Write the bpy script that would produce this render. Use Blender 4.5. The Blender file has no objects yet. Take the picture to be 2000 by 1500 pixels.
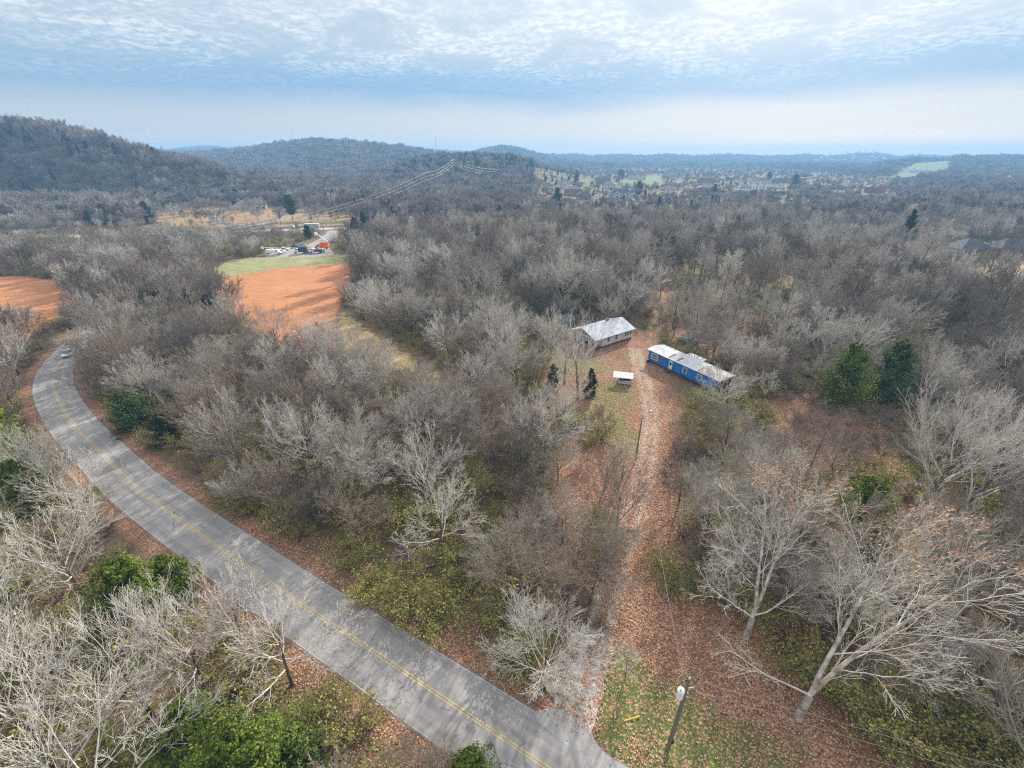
import bpy, math, random
import numpy as np
from mathutils import Vector, Matrix

R_ = math.radians
sc = bpy.context.scene
COL = sc.collection

# ------------------------------------------------------------------ camera
F_PX, CAM_H = 870.0, 45.0
PITCH = math.atan(447.0 / F_PX)
cam_d = bpy.data.cameras.new('drone_camera')
cam_d.sensor_width = 36.0
cam_d.lens = F_PX / 2000.0 * 36.0
cam_d.clip_start = 0.5
cam_d.clip_end = 40000.0
cam = bpy.data.objects.new('drone_camera', cam_d)
cam.location = (0, 0, CAM_H)
cam.rotation_euler = (R_(90) - PITCH, 0, 0)
COL.objects.link(cam)
sc.camera = cam

# ------------------------------------------------------------------ light
SUN_EL, SUN_AZ = 27.0, 27.0            # azimuth clockwise from +Y
sun_d = bpy.data.lights.new('sun', 'SUN')
sun_d.energy = 5.0
sun_d.angle = R_(1.2)
sun_d.color = (1.0, 0.93, 0.84)
sun = bpy.data.objects.new('sun', sun_d)
sdir = Vector((math.sin(R_(SUN_AZ)) * math.cos(R_(SUN_EL)), math.cos(R_(SUN_AZ)) * math.cos(R_(SUN_EL)), math.sin(R_(SUN_EL))))
sun.rotation_euler = sdir.to_track_quat('Z', 'Y').to_euler()
COL.objects.link(sun)

sc.view_settings.view_transform = 'Standard'
sc.view_settings.look = 'None'
sc.view_settings.exposure = 0.70
sc.view_settings.gamma = 1.0
sc.cycles.max_bounces = 4
sc.cycles.diffuse_bounces = 4
sc.cycles.glossy_bounces = 1
sc.cycles.transmission_bounces = 1
sc.cycles.volume_bounces = 0
sc.cycles.transparent_max_bounces = 4
sc.cycles.caustics_reflective = False
sc.cycles.caustics_refractive = False
sc.cycles.use_denoising = False
sc.cycles.use_adaptive_sampling = True
sc.cycles.adaptive_threshold = 0.007
sc.cycles.pixel_filter_type = 'BLACKMAN_HARRIS'
sc.cycles.filter_width = 1.2
sc.render.use_persistent_data = False


# ------------------------------------------------------------------ node helpers
class NT:
    def __init__(s, tree):
        s.t = tree
    def n(s, typ, ins=None, **props):
        nd = s.t.nodes.new(typ)
        for k, v in props.items():
            setattr(nd, k, v)
        if ins:
            for k, v in ins.items():
                sock = nd.inputs[k]
                if isinstance(v, bpy.types.NodeSocket):
                    s.t.links.new(v, sock)
                else:
                    sock.default_value = v
        return nd
    def math(s, op, a, b=0.0, clamp=False):
        return s.n('ShaderNodeMath', {0: a, 1: b}, operation=op, use_clamp=clamp).outputs[0]
    def noise(s, vec, scale, detail=3.0, rough=0.5, dist=0.0):
        return s.n('ShaderNodeTexNoise', {'Vector': vec, 'Scale': scale, 'Detail': detail, 'Roughness': rough, 'Distortion': dist}).outputs[0]
    def map(s, v, a, b, c=0.0, d=1.0):
        return s.n('ShaderNodeMapRange', {0: v, 1: a, 2: b, 3: c, 4: d}, interpolation_type='SMOOTHSTEP').outputs[0]
    def mix(s, f, a, b, blend='MIX'):
        nd = s.n('ShaderNodeMix', data_type='RGBA', blend_type=blend)
        for i, v in ((0, f), (6, a), (7, b)):
            if isinstance(v, bpy.types.NodeSocket):
                s.t.links.new(v, nd.inputs[i])
            else:
                nd.inputs[i].default_value = v if i == 0 else (tuple(v) + (1,))[:4]
        return nd.outputs[2]
    def ramp(s, f, stops, interp='LINEAR'):
        nd = s.n('ShaderNodeValToRGB', {0: f})
        cr = nd.color_ramp
        cr.interpolation = interp
        while len(cr.elements) < len(stops):
            cr.elements.new(0.5)
        for e, (p, c) in zip(cr.elements, stops):
            e.position = p
            e.color = tuple(c) + (1,)
        return nd.outputs[0]


def new_mat(name):
    m = bpy.data.materials.new(name)
    m.use_nodes = True
    m.node_tree.nodes.clear()
    t = NT(m.node_tree)
    out = t.n('ShaderNodeOutputMaterial')
    return m, t, out


def finish(t, out, color, rough=0.85, bump=None, bump_s=0.3, metal=0.0, spec=0.3, dist=0.1):
    b = t.n('ShaderNodeBsdfPrincipled', {'Roughness': rough, 'Metallic': metal, 'Specular IOR Level': spec})
    if isinstance(color, bpy.types.NodeSocket):
        t.t.links.new(color, b.inputs['Base Color'])
    else:
        b.inputs['Base Color'].default_value = tuple(color) + (1,)
    if bump is not None:
        bn = t.n('ShaderNodeBump', {'Height': bump, 'Strength': bump_s, 'Distance': dist})
        t.t.links.new(bn.outputs[0], b.inputs['Normal'])
    t.t.links.new(b.outputs[0], out.inputs[0])


# ------------------------------------------------------------------ world
w = bpy.data.worlds.new('World')
sc.world = w
w.use_nodes = True
w.node_tree.nodes.clear()
t = NT(w.node_tree)
wo = t.n('ShaderNodeOutputWorld')
sky = t.n('ShaderNodeTexSky', sky_type='NISHITA', sun_disc=False)
sky.sun_elevation = R_(SUN_EL)
sky.sun_rotation = R_(SUN_AZ)
sky.altitude = 200
tc = t.n('ShaderNodeTexCoord').outputs['Generated']
sp = t.n('ShaderNodeSeparateXYZ', {0: tc})
X, Y, Z = sp.outputs
az = t.math('ARCTAN2', X, Y)
el = t.math('ARCSINE', Z)
zz = t.math('ADD', t.math('MAXIMUM', Z, 0.0), 0.10)
px, py = t.math('DIVIDE', X, zz), t.math('DIVIDE', Y, zz)
plane = t.n('ShaderNodeCombineXYZ', {0: px, 1: py, 2: 0.0}).outputs[0]
big = t.noise(plane, 0.22, 4.0, 0.55, 0.3)
rip_v = t.n('ShaderNodeMapping', {'Vector': plane, 'Rotation': (0, 0, R_(18)), 'Scale': (1.15, 1.0, 1.0)}).outputs[0]
rip = t.noise(rip_v, 15.0, 2.0, 0.55, 0.35)
rip2 = t.noise(rip_v, 1.9, 5.0, 0.62, 0.8)
elw = t.math('ADD', el, t.math('MULTIPLY', t.math('SUBTRACT', big, 0.5), 0.10))
elw = t.math('ADD', elw, t.math('MULTIPLY', az, -0.008))
# cloud deck: pale band near the horizon, bluer gap above it, rippled bright deck above that
base = t.ramp(t.map(elw, -0.02, 0.30), [(0.0, (0.68, 0.55, 0.45)), (0.06, (0.48, 0.47, 0.46)), (0.19, (0.42, 0.44, 0.48)),
                                     (0.33, (0.14, 0.28, 0.46)), (0.42, (0.15, 0.30, 0.47)), (0.64, (0.38, 0.45, 0.52)), (1.0, (0.54, 0.58, 0.62))])
left = t.map(t.math('ADD', az, t.math('MULTIPLY', rip2, 0.5)), -0.75, 0.25)
base = t.mix(t.math('MULTIPLY', t.math('SUBTRACT', 1.0, left), 0.45), base, (0.29, 0.36, 0.43))
hi = t.map(elw, 0.08, 0.19)
patch = t.map(rip2, 0.36, 0.62)
amp = t.math('MULTIPLY', t.math('MULTIPLY', hi, patch), 0.75)
cl = t.mix(t.math('MULTIPLY', t.map(rip, 0.34, 0.66), amp), base, (0.68, 0.70, 0.72))
cl = t.mix(t.math('MULTIPLY', t.math('SUBTRACT', 1.0, t.map(rip2, 0.25, 0.62)), t.math('MULTIPLY', hi, 0.55)), cl, (0.27, 0.36, 0.46))
# the thin cloud overhead, above the frame, is brightened to lift the ambient light
cl = t.mix(t.map(el, 0.30, 0.75), cl, (0.92, 0.93, 0.95))
cl10 = t.mix(1.0, cl, (10, 10, 10), 'MULTIPLY')
mixed = t.mix(0.88, sky.outputs[0], cl10)
bg = t.n('ShaderNodeBackground', {'Color': mixed, 'Strength': 0.094})
w.node_tree.links.new(bg.outputs[0], wo.inputs[0])


# ------------------------------------------------------------------ geometry helpers
SP, CP = math.sin(PITCH), math.cos(PITCH)
K_H = 0.000909                          # slope per photo pixel at the horizon


def G(x, y, z=0.0):
    """Ground position seen at photo coordinate (x, y)."""
    u, v = (x - 1000) / F_PX, (y - 750) / F_PX
    D, F = SP + v * CP, CP - v * SP
    h = CAM_H - z
    return (h * u / D, h * F / D)


def proj(x, y, z):
    """World -> photo pixel."""
    dz = z - CAM_H
    fwd = y * CP - dz * SP
    up = y * SP + dz * CP
    if fwd < 1e-3:
        return (1e6, 1e6)
    return (1000 + F_PX * x / fwd, 750 - F_PX * up / fwd)


def ang(px):
    """x/y slope of a photo column at the horizon"""
    return (px - 1000) / F_PX / 1.1244


class MB:
    def __init__(s):
        s.v, s.f, s.m = [], [], []
        s.T = None
    def add(s, vs, fs, mi=0):
        o = len(s.v)
        if s.T is not None:
            vs = [tuple(s.T @ Vector(p)) for p in vs]
        s.v += [tuple(p) for p in vs]
        s.f += [tuple(i + o for i in f) for f in fs]
        s.m += [mi] * len(fs)
    def box(s, c, d, rz=0.0, mi=0, taper=(1, 1), shear=0.0):
        cx, cy, cz = c
        dx, dy, dz = d[0] / 2, d[1] / 2, d[2] / 2
        vs = []
        for zi, (tx, ty) in ((-1, (1, 1)), (1, taper)):
            for sx, sy in ((-1, -1), (1, -1), (1, 1), (-1, 1)):
                x, y = sx * dx * tx + (shear if zi > 0 else 0), sy * dy * ty
                vs.append((cx + x * math.cos(rz) - y * math.sin(rz), cy + x * math.sin(rz) + y * math.cos(rz), cz + zi * dz))
        s.add(vs, [(0, 3, 2, 1), (4, 5, 6, 7), (0, 1, 5, 4), (1, 2, 6, 5), (2, 3, 7, 6), (3, 0, 4, 7)], mi)
    def tube(s, pts, r, n=8, mi=0, cap=True):
        pts = [Vector(p) for p in pts]
        rs = r if isinstance(r, (list, tuple)) else [r] * len(pts)
        vs, fs = [], []
        for i, p in enumerate(pts):
            d = (pts[min(i + 1, len(pts) - 1)] - pts[max(i - 1, 0)]).normalized()
            a = d.orthogonal().normalized() if abs(d.z) > 0.9 else d.cross(Vector((0, 0, 1))).normalized()
            if abs(d.z) > 0.9:
                a = Vector((1, 0, 0)) - d * d.x
                a.normalize()
            b = d.cross(a)
            for k in range(n):
                q = 2 * math.pi * k / n
                vs.append(p + (a * math.cos(q) + b * math.sin(q)) * rs[i])
        for i in range(len(pts) - 1):
            for k in range(n):
                fs.append((i * n + k, i * n + (k + 1) % n, (i + 1) * n + (k + 1) % n, (i + 1) * n + k))
        if cap:
            fs.append(tuple(range(n))[::-1])
            fs.append(tuple((len(pts) - 1) * n + k for k in range(n)))
        s.add(vs, fs, mi)
    def prism(s, poly, a, b, axis='y', mi=0):
        """extrude a 2-D polygon (u, z) along an axis from a to b"""
        n = len(poly)
        mk = (lambda p, q: (p[0], q, p[1])) if axis == 'y' else ((lambda p, q: (q, p[0], p[1])) if axis == 'x' else (lambda p, q: (p[0], p[1], q)))
        vs = [mk(p, a) for p in poly] + [mk(p, b) for p in poly]
        fs = [tuple(range(n)), tuple(range(2 * n - 1, n - 1, -1))] + [(i, n + i, n + (i + 1) % n, (i + 1) % n) for i in range(n)]
        s.add(vs, fs, mi)
    def build(s, name, mat, parent=None, loc=None, rz=0.0, smooth=False, bevel=0.0):
        me = bpy.data.meshes.new(name)
        me.from_pydata(s.v, [], s.f)
        for m in (mat if isinstance(mat, (list, tuple)) else [mat]):
            me.materials.append(m)
        if any(s.m):
            me.polygons.foreach_set('material_index', s.m)
        if smooth:
            me.polygons.foreach_set('use_smooth', [True] * len(s.f))
        import bmesh
        bm = bmesh.new(); bm.from_mesh(me)
        bmesh.ops.recalc_face_normals(bm, faces=bm.faces)
        bm.to_mesh(me); bm.free()
        o = bpy.data.objects.new(name, me)
        COL.objects.link(o)
        if parent:
            o.parent = parent
        if loc:
            o.location = loc
        o.rotation_euler.z = rz
        if bevel:
            md = o.modifiers.new('bevel', 'BEVEL'); md.width = bevel; md.segments = 2; md.limit_method = 'ANGLE'
        return o


def np_mesh(name, V, Fc, mats, mi=None, attrs=None, smooth=False):
    """V (n,3); Fc (m,3) or (m,4) int array"""
    me = bpy.data.meshes.new(name)
    V = np.asarray(V, dtype=np.float32)
    Fc = np.asarray(Fc, dtype=np.int32)
    n, k = len(Fc), Fc.shape[1]
    me.vertices.add(len(V)); me.vertices.foreach_set('co', V.ravel())
    me.loops.add(n * k); me.loops.foreach_set('vertex_index', Fc.ravel())
    me.polygons.add(n)
    me.polygons.foreach_set('loop_start', np.arange(0, n * k, k, dtype=np.int32))
    me.polygons.foreach_set('loop_total', np.full(n, k, dtype=np.int32))
    for m in (mats if isinstance(mats, (list, tuple)) else [mats]):
        me.materials.append(m)
    if mi is not None:
        me.polygons.foreach_set('material_index', np.asarray(mi, dtype=np.int32))
    if smooth:
        me.polygons.foreach_set('use_smooth', np.ones(n, dtype=bool))
    me.update(calc_edges=True)
    for an, arr in (attrs or {}).items():
        a = me.attributes.new(an, 'FLOAT', 'POINT')
        a.data.foreach_set('value', np.asarray(arr, dtype=np.float32))
    return me


def link(name, data, loc=(0, 0, 0), rz=0.0, parent=None, scale=None):
    o = bpy.data.objects.new(name, data)
    COL.objects.link(o)
    o.location = loc
    o.rotation_euler = (0, 0, rz)
    if scale is not None:
        o.scale = scale
    if parent:
        o.parent = parent
    return o


def thing(name, label, cat, loc=(0, 0, 0), rz=0.0, group=None):
    o = link(name, None, loc, rz)
    tag(o, label, cat, group)
    return o


def tag(o, label=None, cat=None, group=None, kind=None):
    if label: o['label'] = label
    if cat: o['category'] = cat
    if group: o['group'] = group
    if kind: o['kind'] = kind
    return o


def vnoise(x, y, s, seed=0):
    """cheap smooth value noise, numpy"""
    x = np.asarray(x, dtype=float) / s + seed * 17.3
    y = np.asarray(y, dtype=float) / s + seed * 9.7
    xi, yi = np.floor(x), np.floor(y)
    xf, yf = x - xi, y - yi
    xf, yf = xf * xf * (3 - 2 * xf), yf * yf * (3 - 2 * yf)
    def h(a, b):
        q = np.sin(a * 127.1 + b * 311.7 + seed * 74.7) * 43758.5453
        return q - np.floor(q)
    return (h(xi, yi) * (1 - xf) + h(xi + 1, yi) * xf) * (1 - yf) + (h(xi, yi + 1) * (1 - xf) + h(xi + 1, yi + 1) * xf) * yf


def poly_sd(x, y, poly):
    """signed distance, negative inside"""
    x, y = np.asarray(x, dtype=float), np.asarray(y, dtype=float)
    d = np.full(x.shape, 1e18)
    ins = np.zeros(x.shape, dtype=bool)
    n = len(poly)
    for i in range(n):
        ax, ay = poly[i]; bx, by = poly[(i + 1) % n]
        ex, ey = bx - ax, by - ay
        tt = np.clip(((x - ax) * ex + (y - ay) * ey) / (ex * ex + ey * ey + 1e-12), 0, 1)
        d = np.minimum(d, (x - ax - tt * ex) ** 2 + (y - ay - tt * ey) ** 2)
        c = ((ay > y) != (by > y)) & (x < (bx - ax) * (y - ay) / ((by - ay) if by != ay else 1e-9) + ax)
        ins ^= c
    d = np.sqrt(d)
    return np.where(ins, -d, d)


def line_d(x, y, pts):
    x, y = np.asarray(x, dtype=float), np.asarray(y, dtype=float)
    d = np.full(x.shape, 1e18)
    for i in range(len(pts) - 1):
        ax, ay = pts[i]; bx, by = pts[i + 1]
        ex, ey = bx - ax, by - ay
        tt = np.clip(((x - ax) * ex + (y - ay) * ey) / (ex * ex + ey * ey + 1e-12), 0, 1)
        d = np.minimum(d, (x - ax - tt * ex) ** 2 + (y - ay - tt * ey) ** 2)
    return np.sqrt(d)


def crom(pts, step=2.0):
    """Catmull-Rom through the points, resampled"""
    P = [np.array(p, dtype=float) for p in pts]
    P = [2 * P[0] - P[1]] + P + [2 * P[-1] - P[-2]]
    out = []
    for i in range(1, len(P) - 2):
        n = max(2, int(np.linalg.norm(P[i + 1] - P[i]) / step))
        for k in range(n):
            q = k / n
            out.append(0.5 * ((2 * P[i]) + (P[i + 1] - P[i - 1]) * q + (2 * P[i - 1] - 5 * P[i] + 4 * P[i + 1] - P[i + 2]) * q * q + (-P[i - 1] + 3 * P[i] - 3 * P[i + 1] + P[i + 2]) * q ** 3))
    out.append(P[-2])
    return [tuple(p) for p in out]


# ------------------------------------------------------------------ layout of the land
ROAD = crom([G(*p) for p in [(1500, 1790), (1250, 1622), (1060, 1495), (735, 1277), (590, 1182), (467, 1097), (367, 1028), (267, 953),
                             (200, 889), (148, 835), (116, 787), (104, 750), (113, 715), (150, 672), (195, 640)]] + [(-121, 130), (-117, 139)], 2.0)
DRIVE = crom([G(*p) for p in [(1122, 1420), (1140, 1330), (1165, 1240), (1200, 1120), (1235, 1010), (1262, 900), (1272, 820), (1262, 760), (1245, 705), (1240, 680)]], 1.0)
HWY = crom([(-700, 196), G(60, 464), G(330, 457), G(612, 447.5), G(735, 444), (-20, 345), (160, 370), (420, 395)], 8.0)
LANE = crom([G(648, 450), G(640, 460), G(625, 474), G(600, 484), G(560, 490)], 3.0)
PARKLOOP = crom([G(*p) for p in [(495, 447), (455, 440), (425, 432), (412, 418), (440, 408), (490, 404), (535, 405), (552, 414), (545, 424), (510, 434), (470, 441)]], 5.0)

FIELD_R = [G(*p) for p in [(440, 541), (560, 524), (690, 511), (683, 560), (668, 590), (650, 640), (660, 690), (560, 690), (480, 640), (420, 580)]]
FIELD_L = [G(*p) for p in [(-400, 552), (-100, 540), (40, 540), (105, 548), (140, 590), (100, 640), (20, 670), (-60, 690), (-400, 700)]]
GREENS = [G(*p) for p in [(400, 535), (440, 508), (530, 500), (690, 495), (690, 511), (560, 524), (440, 541)]]
CORR = [G(*p) for p in [(650, 640), (668, 605), (720, 640), (800, 690), (880, 740), (860, 775), (760, 730), (660, 690)]]
LOT = [G(*p) for p in [(510, 501), (545, 485), (600, 478), (650, 452), (668, 452), (640, 478), (655, 499), (600, 502)]]
YARD = [G(*p) for p in [(1158, 1560), (1145, 1400), (1180, 1330), (1205, 1180), (1222, 1060), (1215, 960), (1205, 870), (1120, 800), (1060, 750), (1050, 700), (1100, 672), (1240, 640), (1290, 655),
                        (1300, 720), (1330, 800), (1325, 900), (1320, 1000), (1305, 1105), (1435, 1205), (1590, 1310), (1740, 1390), (1880, 1480), (1960, 1580)]]
LEFTLEAF = [G(*p) for p in [(1190, 870), (1120, 850), (1090, 900), (1080, 1000), (1160, 1060), (1210, 1010)]]
HOMEYARD = [G(*p) for p in [(1720, 500), (1830, 470), (2100, 470), (2300, 520), (2200, 600), (1960, 590), (1830, 560)]]
PARK = [G(*p) for p in [(270, 436), (330, 446), (500, 446), (720, 442), (710, 420), (640, 408), (560, 396), (420, 388), (330, 400)]]
VILLAGE = [G(*p) for p in [(1050, 400), (1140, 403), (1250, 392), (1400, 388), (1560, 382), (1730, 376), (1750, 350), (1600, 336), (1400, 327), (1150, 330), (1040, 345)]]
HILLLAWN = [G(*p) for p in [(1740, 352), (1760, 340), (1800, 334), (1850, 331), (1842, 345), (1800, 352)]]
LAWNS = [[G(*p) for p in pl] for pl in (
    [(1205, 362), (1225, 350), (1290, 350), (1300, 362), (1230, 366)], [(1120, 358), (1150, 356), (1155, 364), (1125, 366)],
    [(1895, 378), (1950, 372), (1990, 376), (1960, 390), (1900, 386)], [(1850, 352), (1930, 352), (1940, 362), (1860, 362)], [(1240, 344), (1290, 342), (1290, 350), (1245, 350)])]

RIDGES = [  # distance (m), depth scale, tree allowance, [(photo column, photo row of the skyline)]
    (590, 190, 13, [(-600, 232), (-100, 232), (0, 238), (60, 240), (130, 250), (200, 266), (260, 288), (330, 306), (400, 322), (500, 342), (640, 368), (760, 400)]),
    (1500, 420, 12, [(150, 312), (300, 303), (400, 298), (480, 291), (560, 279), (620, 273), (700, 277), (780, 285), (850, 298), (950, 313), (1100, 345)]),
    (980, 260, 12, [(640, 350), (700, 333), (780, 312), (860, 301), (940, 297), (1000, 302), (1040, 312), (1100, 326), (1200, 345), (1300, 360)]),
    (2300, 500, 10, [(830, 330), (900, 306), (940, 293), (980, 287), (1020, 292), (1050, 302), (1100, 312), (1200, 330)]),
    (3300, 600, 0, [(-600, 300), (0, 300), (300, 296), (330, 291), (370, 286), (420, 283), (450, 289), (490, 285), (520, 290), (620, 288), (780, 284), (830, 289), (860, 292), (960, 296), (1050, 302), (1120, 300), (1160, 304), (1210, 301),
                    (1260, 303), (1300, 300), (1360, 304), (1420, 301), (1500, 305), (1570, 302), (1620, 304), (1660, 300), (1700, 297), (1740, 303), (1765, 306), (1800, 302), (1850, 306), (1950, 303), (2100, 302), (2600, 303)]),
    (1500, 300, 12, [(1480, 356), (1600, 342), (1700, 327), (1750, 316), (1800, 309), (1850, 306), (1950, 306), (2000, 307), (2150, 306), (2500, 312), (3000, 330)]),
]


def hgt(x, y):
    x, y = np.asarray(x, dtype=float), np.asarray(y, dtype=float)
    yy = np.maximum(y, 1.0)
    col = np.clip(x / yy * 1.1244 * F_PX + 1000, -600, 3000)
    h = np.zeros(x.shape)
    for R, W, tr, prof in RIDGES:
        px_, py_ = zip(*prof)
        row = np.interp(col, px_, py_)
        top = np.maximum(CAM_H + (303.0 - row) * K_H * R - tr, 0)
        if R < 3000:
            top = top * np.clip((col - px_[0]) / 60 + (1 if px_[0] <= -500 else 0), 0, 1) * np.clip((px_[-1] - col) / 60 + (1 if px_[-1] >= 2900 else 0), 0, 1)
        r = (y - R) / W
        fall = np.where(r < 0, np.exp(-r * r * 1.3), np.exp(-r * r * 0.6))
        y0 = 490 if R == 590 else 345
        fall = np.where(y < y0, 0, fall * np.clip((y - y0) / (60 if R == 590 else 110), 0, 1))
        h = np.maximum(h, top * fall)
    h = h + np.where(y > 420, (vnoise(x, y, 90, 3) - 0.5) * 4 * np.clip((y - 420) / 200, 0, 1), 0)
    # little swells under the near woods
    flat = np.clip(line_d(x, y, ROAD[::4]) / 12 - 0.7, 0, 1) * np.clip(poly_sd(x, y, YARD) / 8, 0, 1) if x.size < 400000 else 1
    h = h + (vnoise(x, y, 16, 5) - 0.5) * 0.9 * flat * (np.hypot(x, y) < 300)
    return np.maximum(h, -0.6)


# ------------------------------------------------------------------ ground materials
def m_ground():
    m, t, out = new_mat('ground')
    co = t.n('ShaderNodeTexCoord').outputs['Object']
    def at(n):
        return t.n('ShaderNodeAttribute', attribute_name=n).outputs['Fac']
    n_big = t.noise(co, 0.08, 4, 0.55)
    n_mid = t.noise(co, 0.55, 4, 0.6)
    n_f = t.noise(co, 3.0, 4, 0.7)
    vor = t.n('ShaderNodeTexVoronoi', {'Vector': co, 'Scale': 6.5, 'Randomness': 1.0})
    vor2 = t.n('ShaderNodeTexVoronoi', {'Vector': co, 'Scale': 12.0, 'Randomness': 1.0})
    leafr = t.n('ShaderNodeSeparateColor', {0: vor.outputs['Color']}).outputs[0]
    leafr2 = t.n('ShaderNodeSeparateColor', {0: vor2.outputs['Color']}).outputs[1]
    litter = t.ramp(leafr, [(0.0, (0.09, 0.048, 0.032)), (0.3, (0.20, 0.105, 0.066)), (0.6, (0.35, 0.195, 0.125)), (0.85, (0.48, 0.295, 0.20)), (1.0, (0.58, 0.39, 0.28))])
    litter2 = t.ramp(leafr2, [(0.0, (0.06, 0.035, 0.024)), (0.5, (0.20, 0.105, 0.065)), (1.0, (0.42, 0.26, 0.17))])
    litter = t.mix(0.5, litter, litter2)
    woods = t.ramp(t.math('ADD', t.math('MULTIPLY', n_f, 0.6), t.math('MULTIPLY', leafr2, 0.4)), [(0.25, (0.055, 0.04, 0.026)), (0.45, (0.13, 0.09, 0.058)), (0.6, (0.20, 0.13, 0.083)), (0.8, (0.34, 0.22, 0.145))])
    woods = t.mix(t.map(n_mid, 0.48, 0.62), woods, t.mix(n_f, (0.07, 0.09, 0.02), (0.20, 0.21, 0.07)))
    grass = t.ramp(t.math('ADD', t.math('MULTIPLY', n_f, 0.75), t.math('MULTIPLY', n_mid, 0.25)), [(0.3, (0.045, 0.07, 0.018)), (0.5, (0.10, 0.135, 0.035)), (0.7, (0.17, 0.18, 0.065))])
    grass = t.mix(t.map(t.math('ADD', leafr, t.math('MULTIPLY', n_mid, 0.5)), 0.90, 1.0), grass, litter)
    straw = t.ramp(n_f, [(0.3, (0.24, 0.17, 0.08)), (0.5, (0.40, 0.30, 0.15)), (0.7, (0.50, 0.41, 0.24))])
    streak = t.noise(t.n('ShaderNodeMapping', {'Vector': co, 'Scale': (0.5, 1.6, 1)}).outputs[0], 0.35, 5, 0.7)
    rust = t.ramp(t.math('ADD', t.math('MULTIPLY', n_f, 0.5), t.math('MULTIPLY', streak, 0.5)), [(0.3, (0.28, 0.12, 0.06)), (0.5, (0.46, 0.205, 0.095)), (0.62, (0.50, 0.25, 0.13)), (0.8, (0.44, 0.30, 0.18))])
    pale = t.ramp(t.math('ADD', t.math('MULTIPLY', n_f, 0.45), t.math('MULTIPLY', streak, 0.55)), [(0.35, (0.13, 0.15, 0.055)), (0.48, (0.25, 0.25, 0.11)), (0.55, (0.36, 0.33, 0.19)), (0.66, (0.17, 0.21, 0.075))])
    gravel = t.ramp(n_f, [(0.3, (0.22, 0.20, 0.18)), (0.7, (0.42, 0.40, 0.37))])
    lawn = t.ramp(n_mid, [(0.3, (0.10, 0.14, 0.05)), (0.7, (0.18, 0.21, 0.085))])
    jit = t.math('MULTIPLY', t.math('SUBTRACT', n_mid, 0.5), 0.9)
    def mask(n):
        return t.map(t.math('ADD', at(n), jit), 0.35, 0.65)
    c = woods
    for nm, colr in (('litter', litter), ('straw', straw), ('grass', grass), ('lawn', lawn), ('pale', pale), ('rust', rust), ('gravel', gravel)):
        c = t.mix(mask(nm), c, colr)
    c = t.mix(t.math('MULTIPLY', t.map(n_big, 0.35, 0.65), 0.25), c, t.mix(1.0, c, (0.6, 0.6, 0.6), 'MULTIPLY'))
    finish(t, out, c, 0.95, t.math('ADD', n_f, t.math('MULTIPLY', leafr, 0.6)), 0.5, spec=0.1, dist=0.12)
    return m


def simple(name, col, rough=0.7, var=0.12, scale=3.0, metal=0.0, spec=0.3, bump=0.0, coord='Object'):
    m, t, out = new_mat(name)
    co = t.n('ShaderNodeTexCoord').outputs[coord]
    n = t.noise(co, scale, 4, 0.6)
    c = t.mix(n, tuple(max(0, a * (1 - var)) for a in col), tuple(min(1, a * (1 + var)) for a in col))
    finish(t, out, c, rough, n if bump else None, bump, metal, spec, 0.05)
    return m


def m_asphalt(name, c0, c1, crack=True, scale=1.0):
    m, t, out = new_mat(name)
    co = t.n('ShaderNodeTexCoord').outputs['Object']
    u = t.n('ShaderNodeAttribute', attribute_name='across').outputs['Fac']
    v = t.n('ShaderNodeAttribute', attribute_name='along').outputs['Fac']
    uv = t.n('ShaderNodeCombineXYZ', {0: u, 1: t.math('MULTIPLY', v, 0.05), 2: 0.0}).outputs[0]
    n1 = t.noise(co, 0.35 * scale, 5, 0.6)
    st = t.noise(uv, 1.6, 4, 0.65)
    fine = t.noise(co, 14, 3, 0.8)
    f = t.math('ADD', t.math('MULTIPLY', n1, 0.45), t.math('ADD', t.math('MULTIPLY', st, 0.4), t.math('MULTIPLY', fine, 0.15)))
    c = t.mix(t.map(f, 0.32, 0.68), c0, c1)
    # wheel paths, a little darker
    au = t.math('ABSOLUTE', t.math('SUBTRACT', t.math('ABSOLUTE', u), 1.65))
    wheel = t.math('ABSOLUTE', t.math('SUBTRACT', au, 0.8))
    c = t.mix(t.math('MULTIPLY', t.math('SUBTRACT', 1.0, t.map(wheel, 0.0, 0.45)), 0.18), c, tuple(a * 0.6 for a in c0))
    if crack:
        wv = t.n('ShaderNodeTexVoronoi', {'Vector': t.n('ShaderNodeVectorMath', {0: co, 1: t.n('ShaderNodeTexNoise', {'Vector': co, 'Scale': 0.8, 'Detail': 3.0}).outputs[1]}, operation='ADD').outputs[0], 'Scale': 0.16}, feature='DISTANCE_TO_EDGE')
        cr = t.math('SUBTRACT', 1.0, t.map(wv.outputs[0], 0.0015, 0.008))
        c = t.mix(t.math('MULTIPLY', t.math('MULTIPLY', cr, t.map(n1, 0.45, 0.6)), 0.75), c, (0.05, 0.05, 0.05))
        edge = t.map(t.math('ADD', t.math('ABSOLUTE', u), t.math('MULTIPLY', fine, 0.5)), 3.25, 3.65)
        c = t.mix(t.math('MULTIPLY', edge, 0.75), c, (0.14, 0.10, 0.07))
    finish(t, out, c, 0.9, fine, 0.25, spec=0.2, dist=0.02)
    return m


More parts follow.
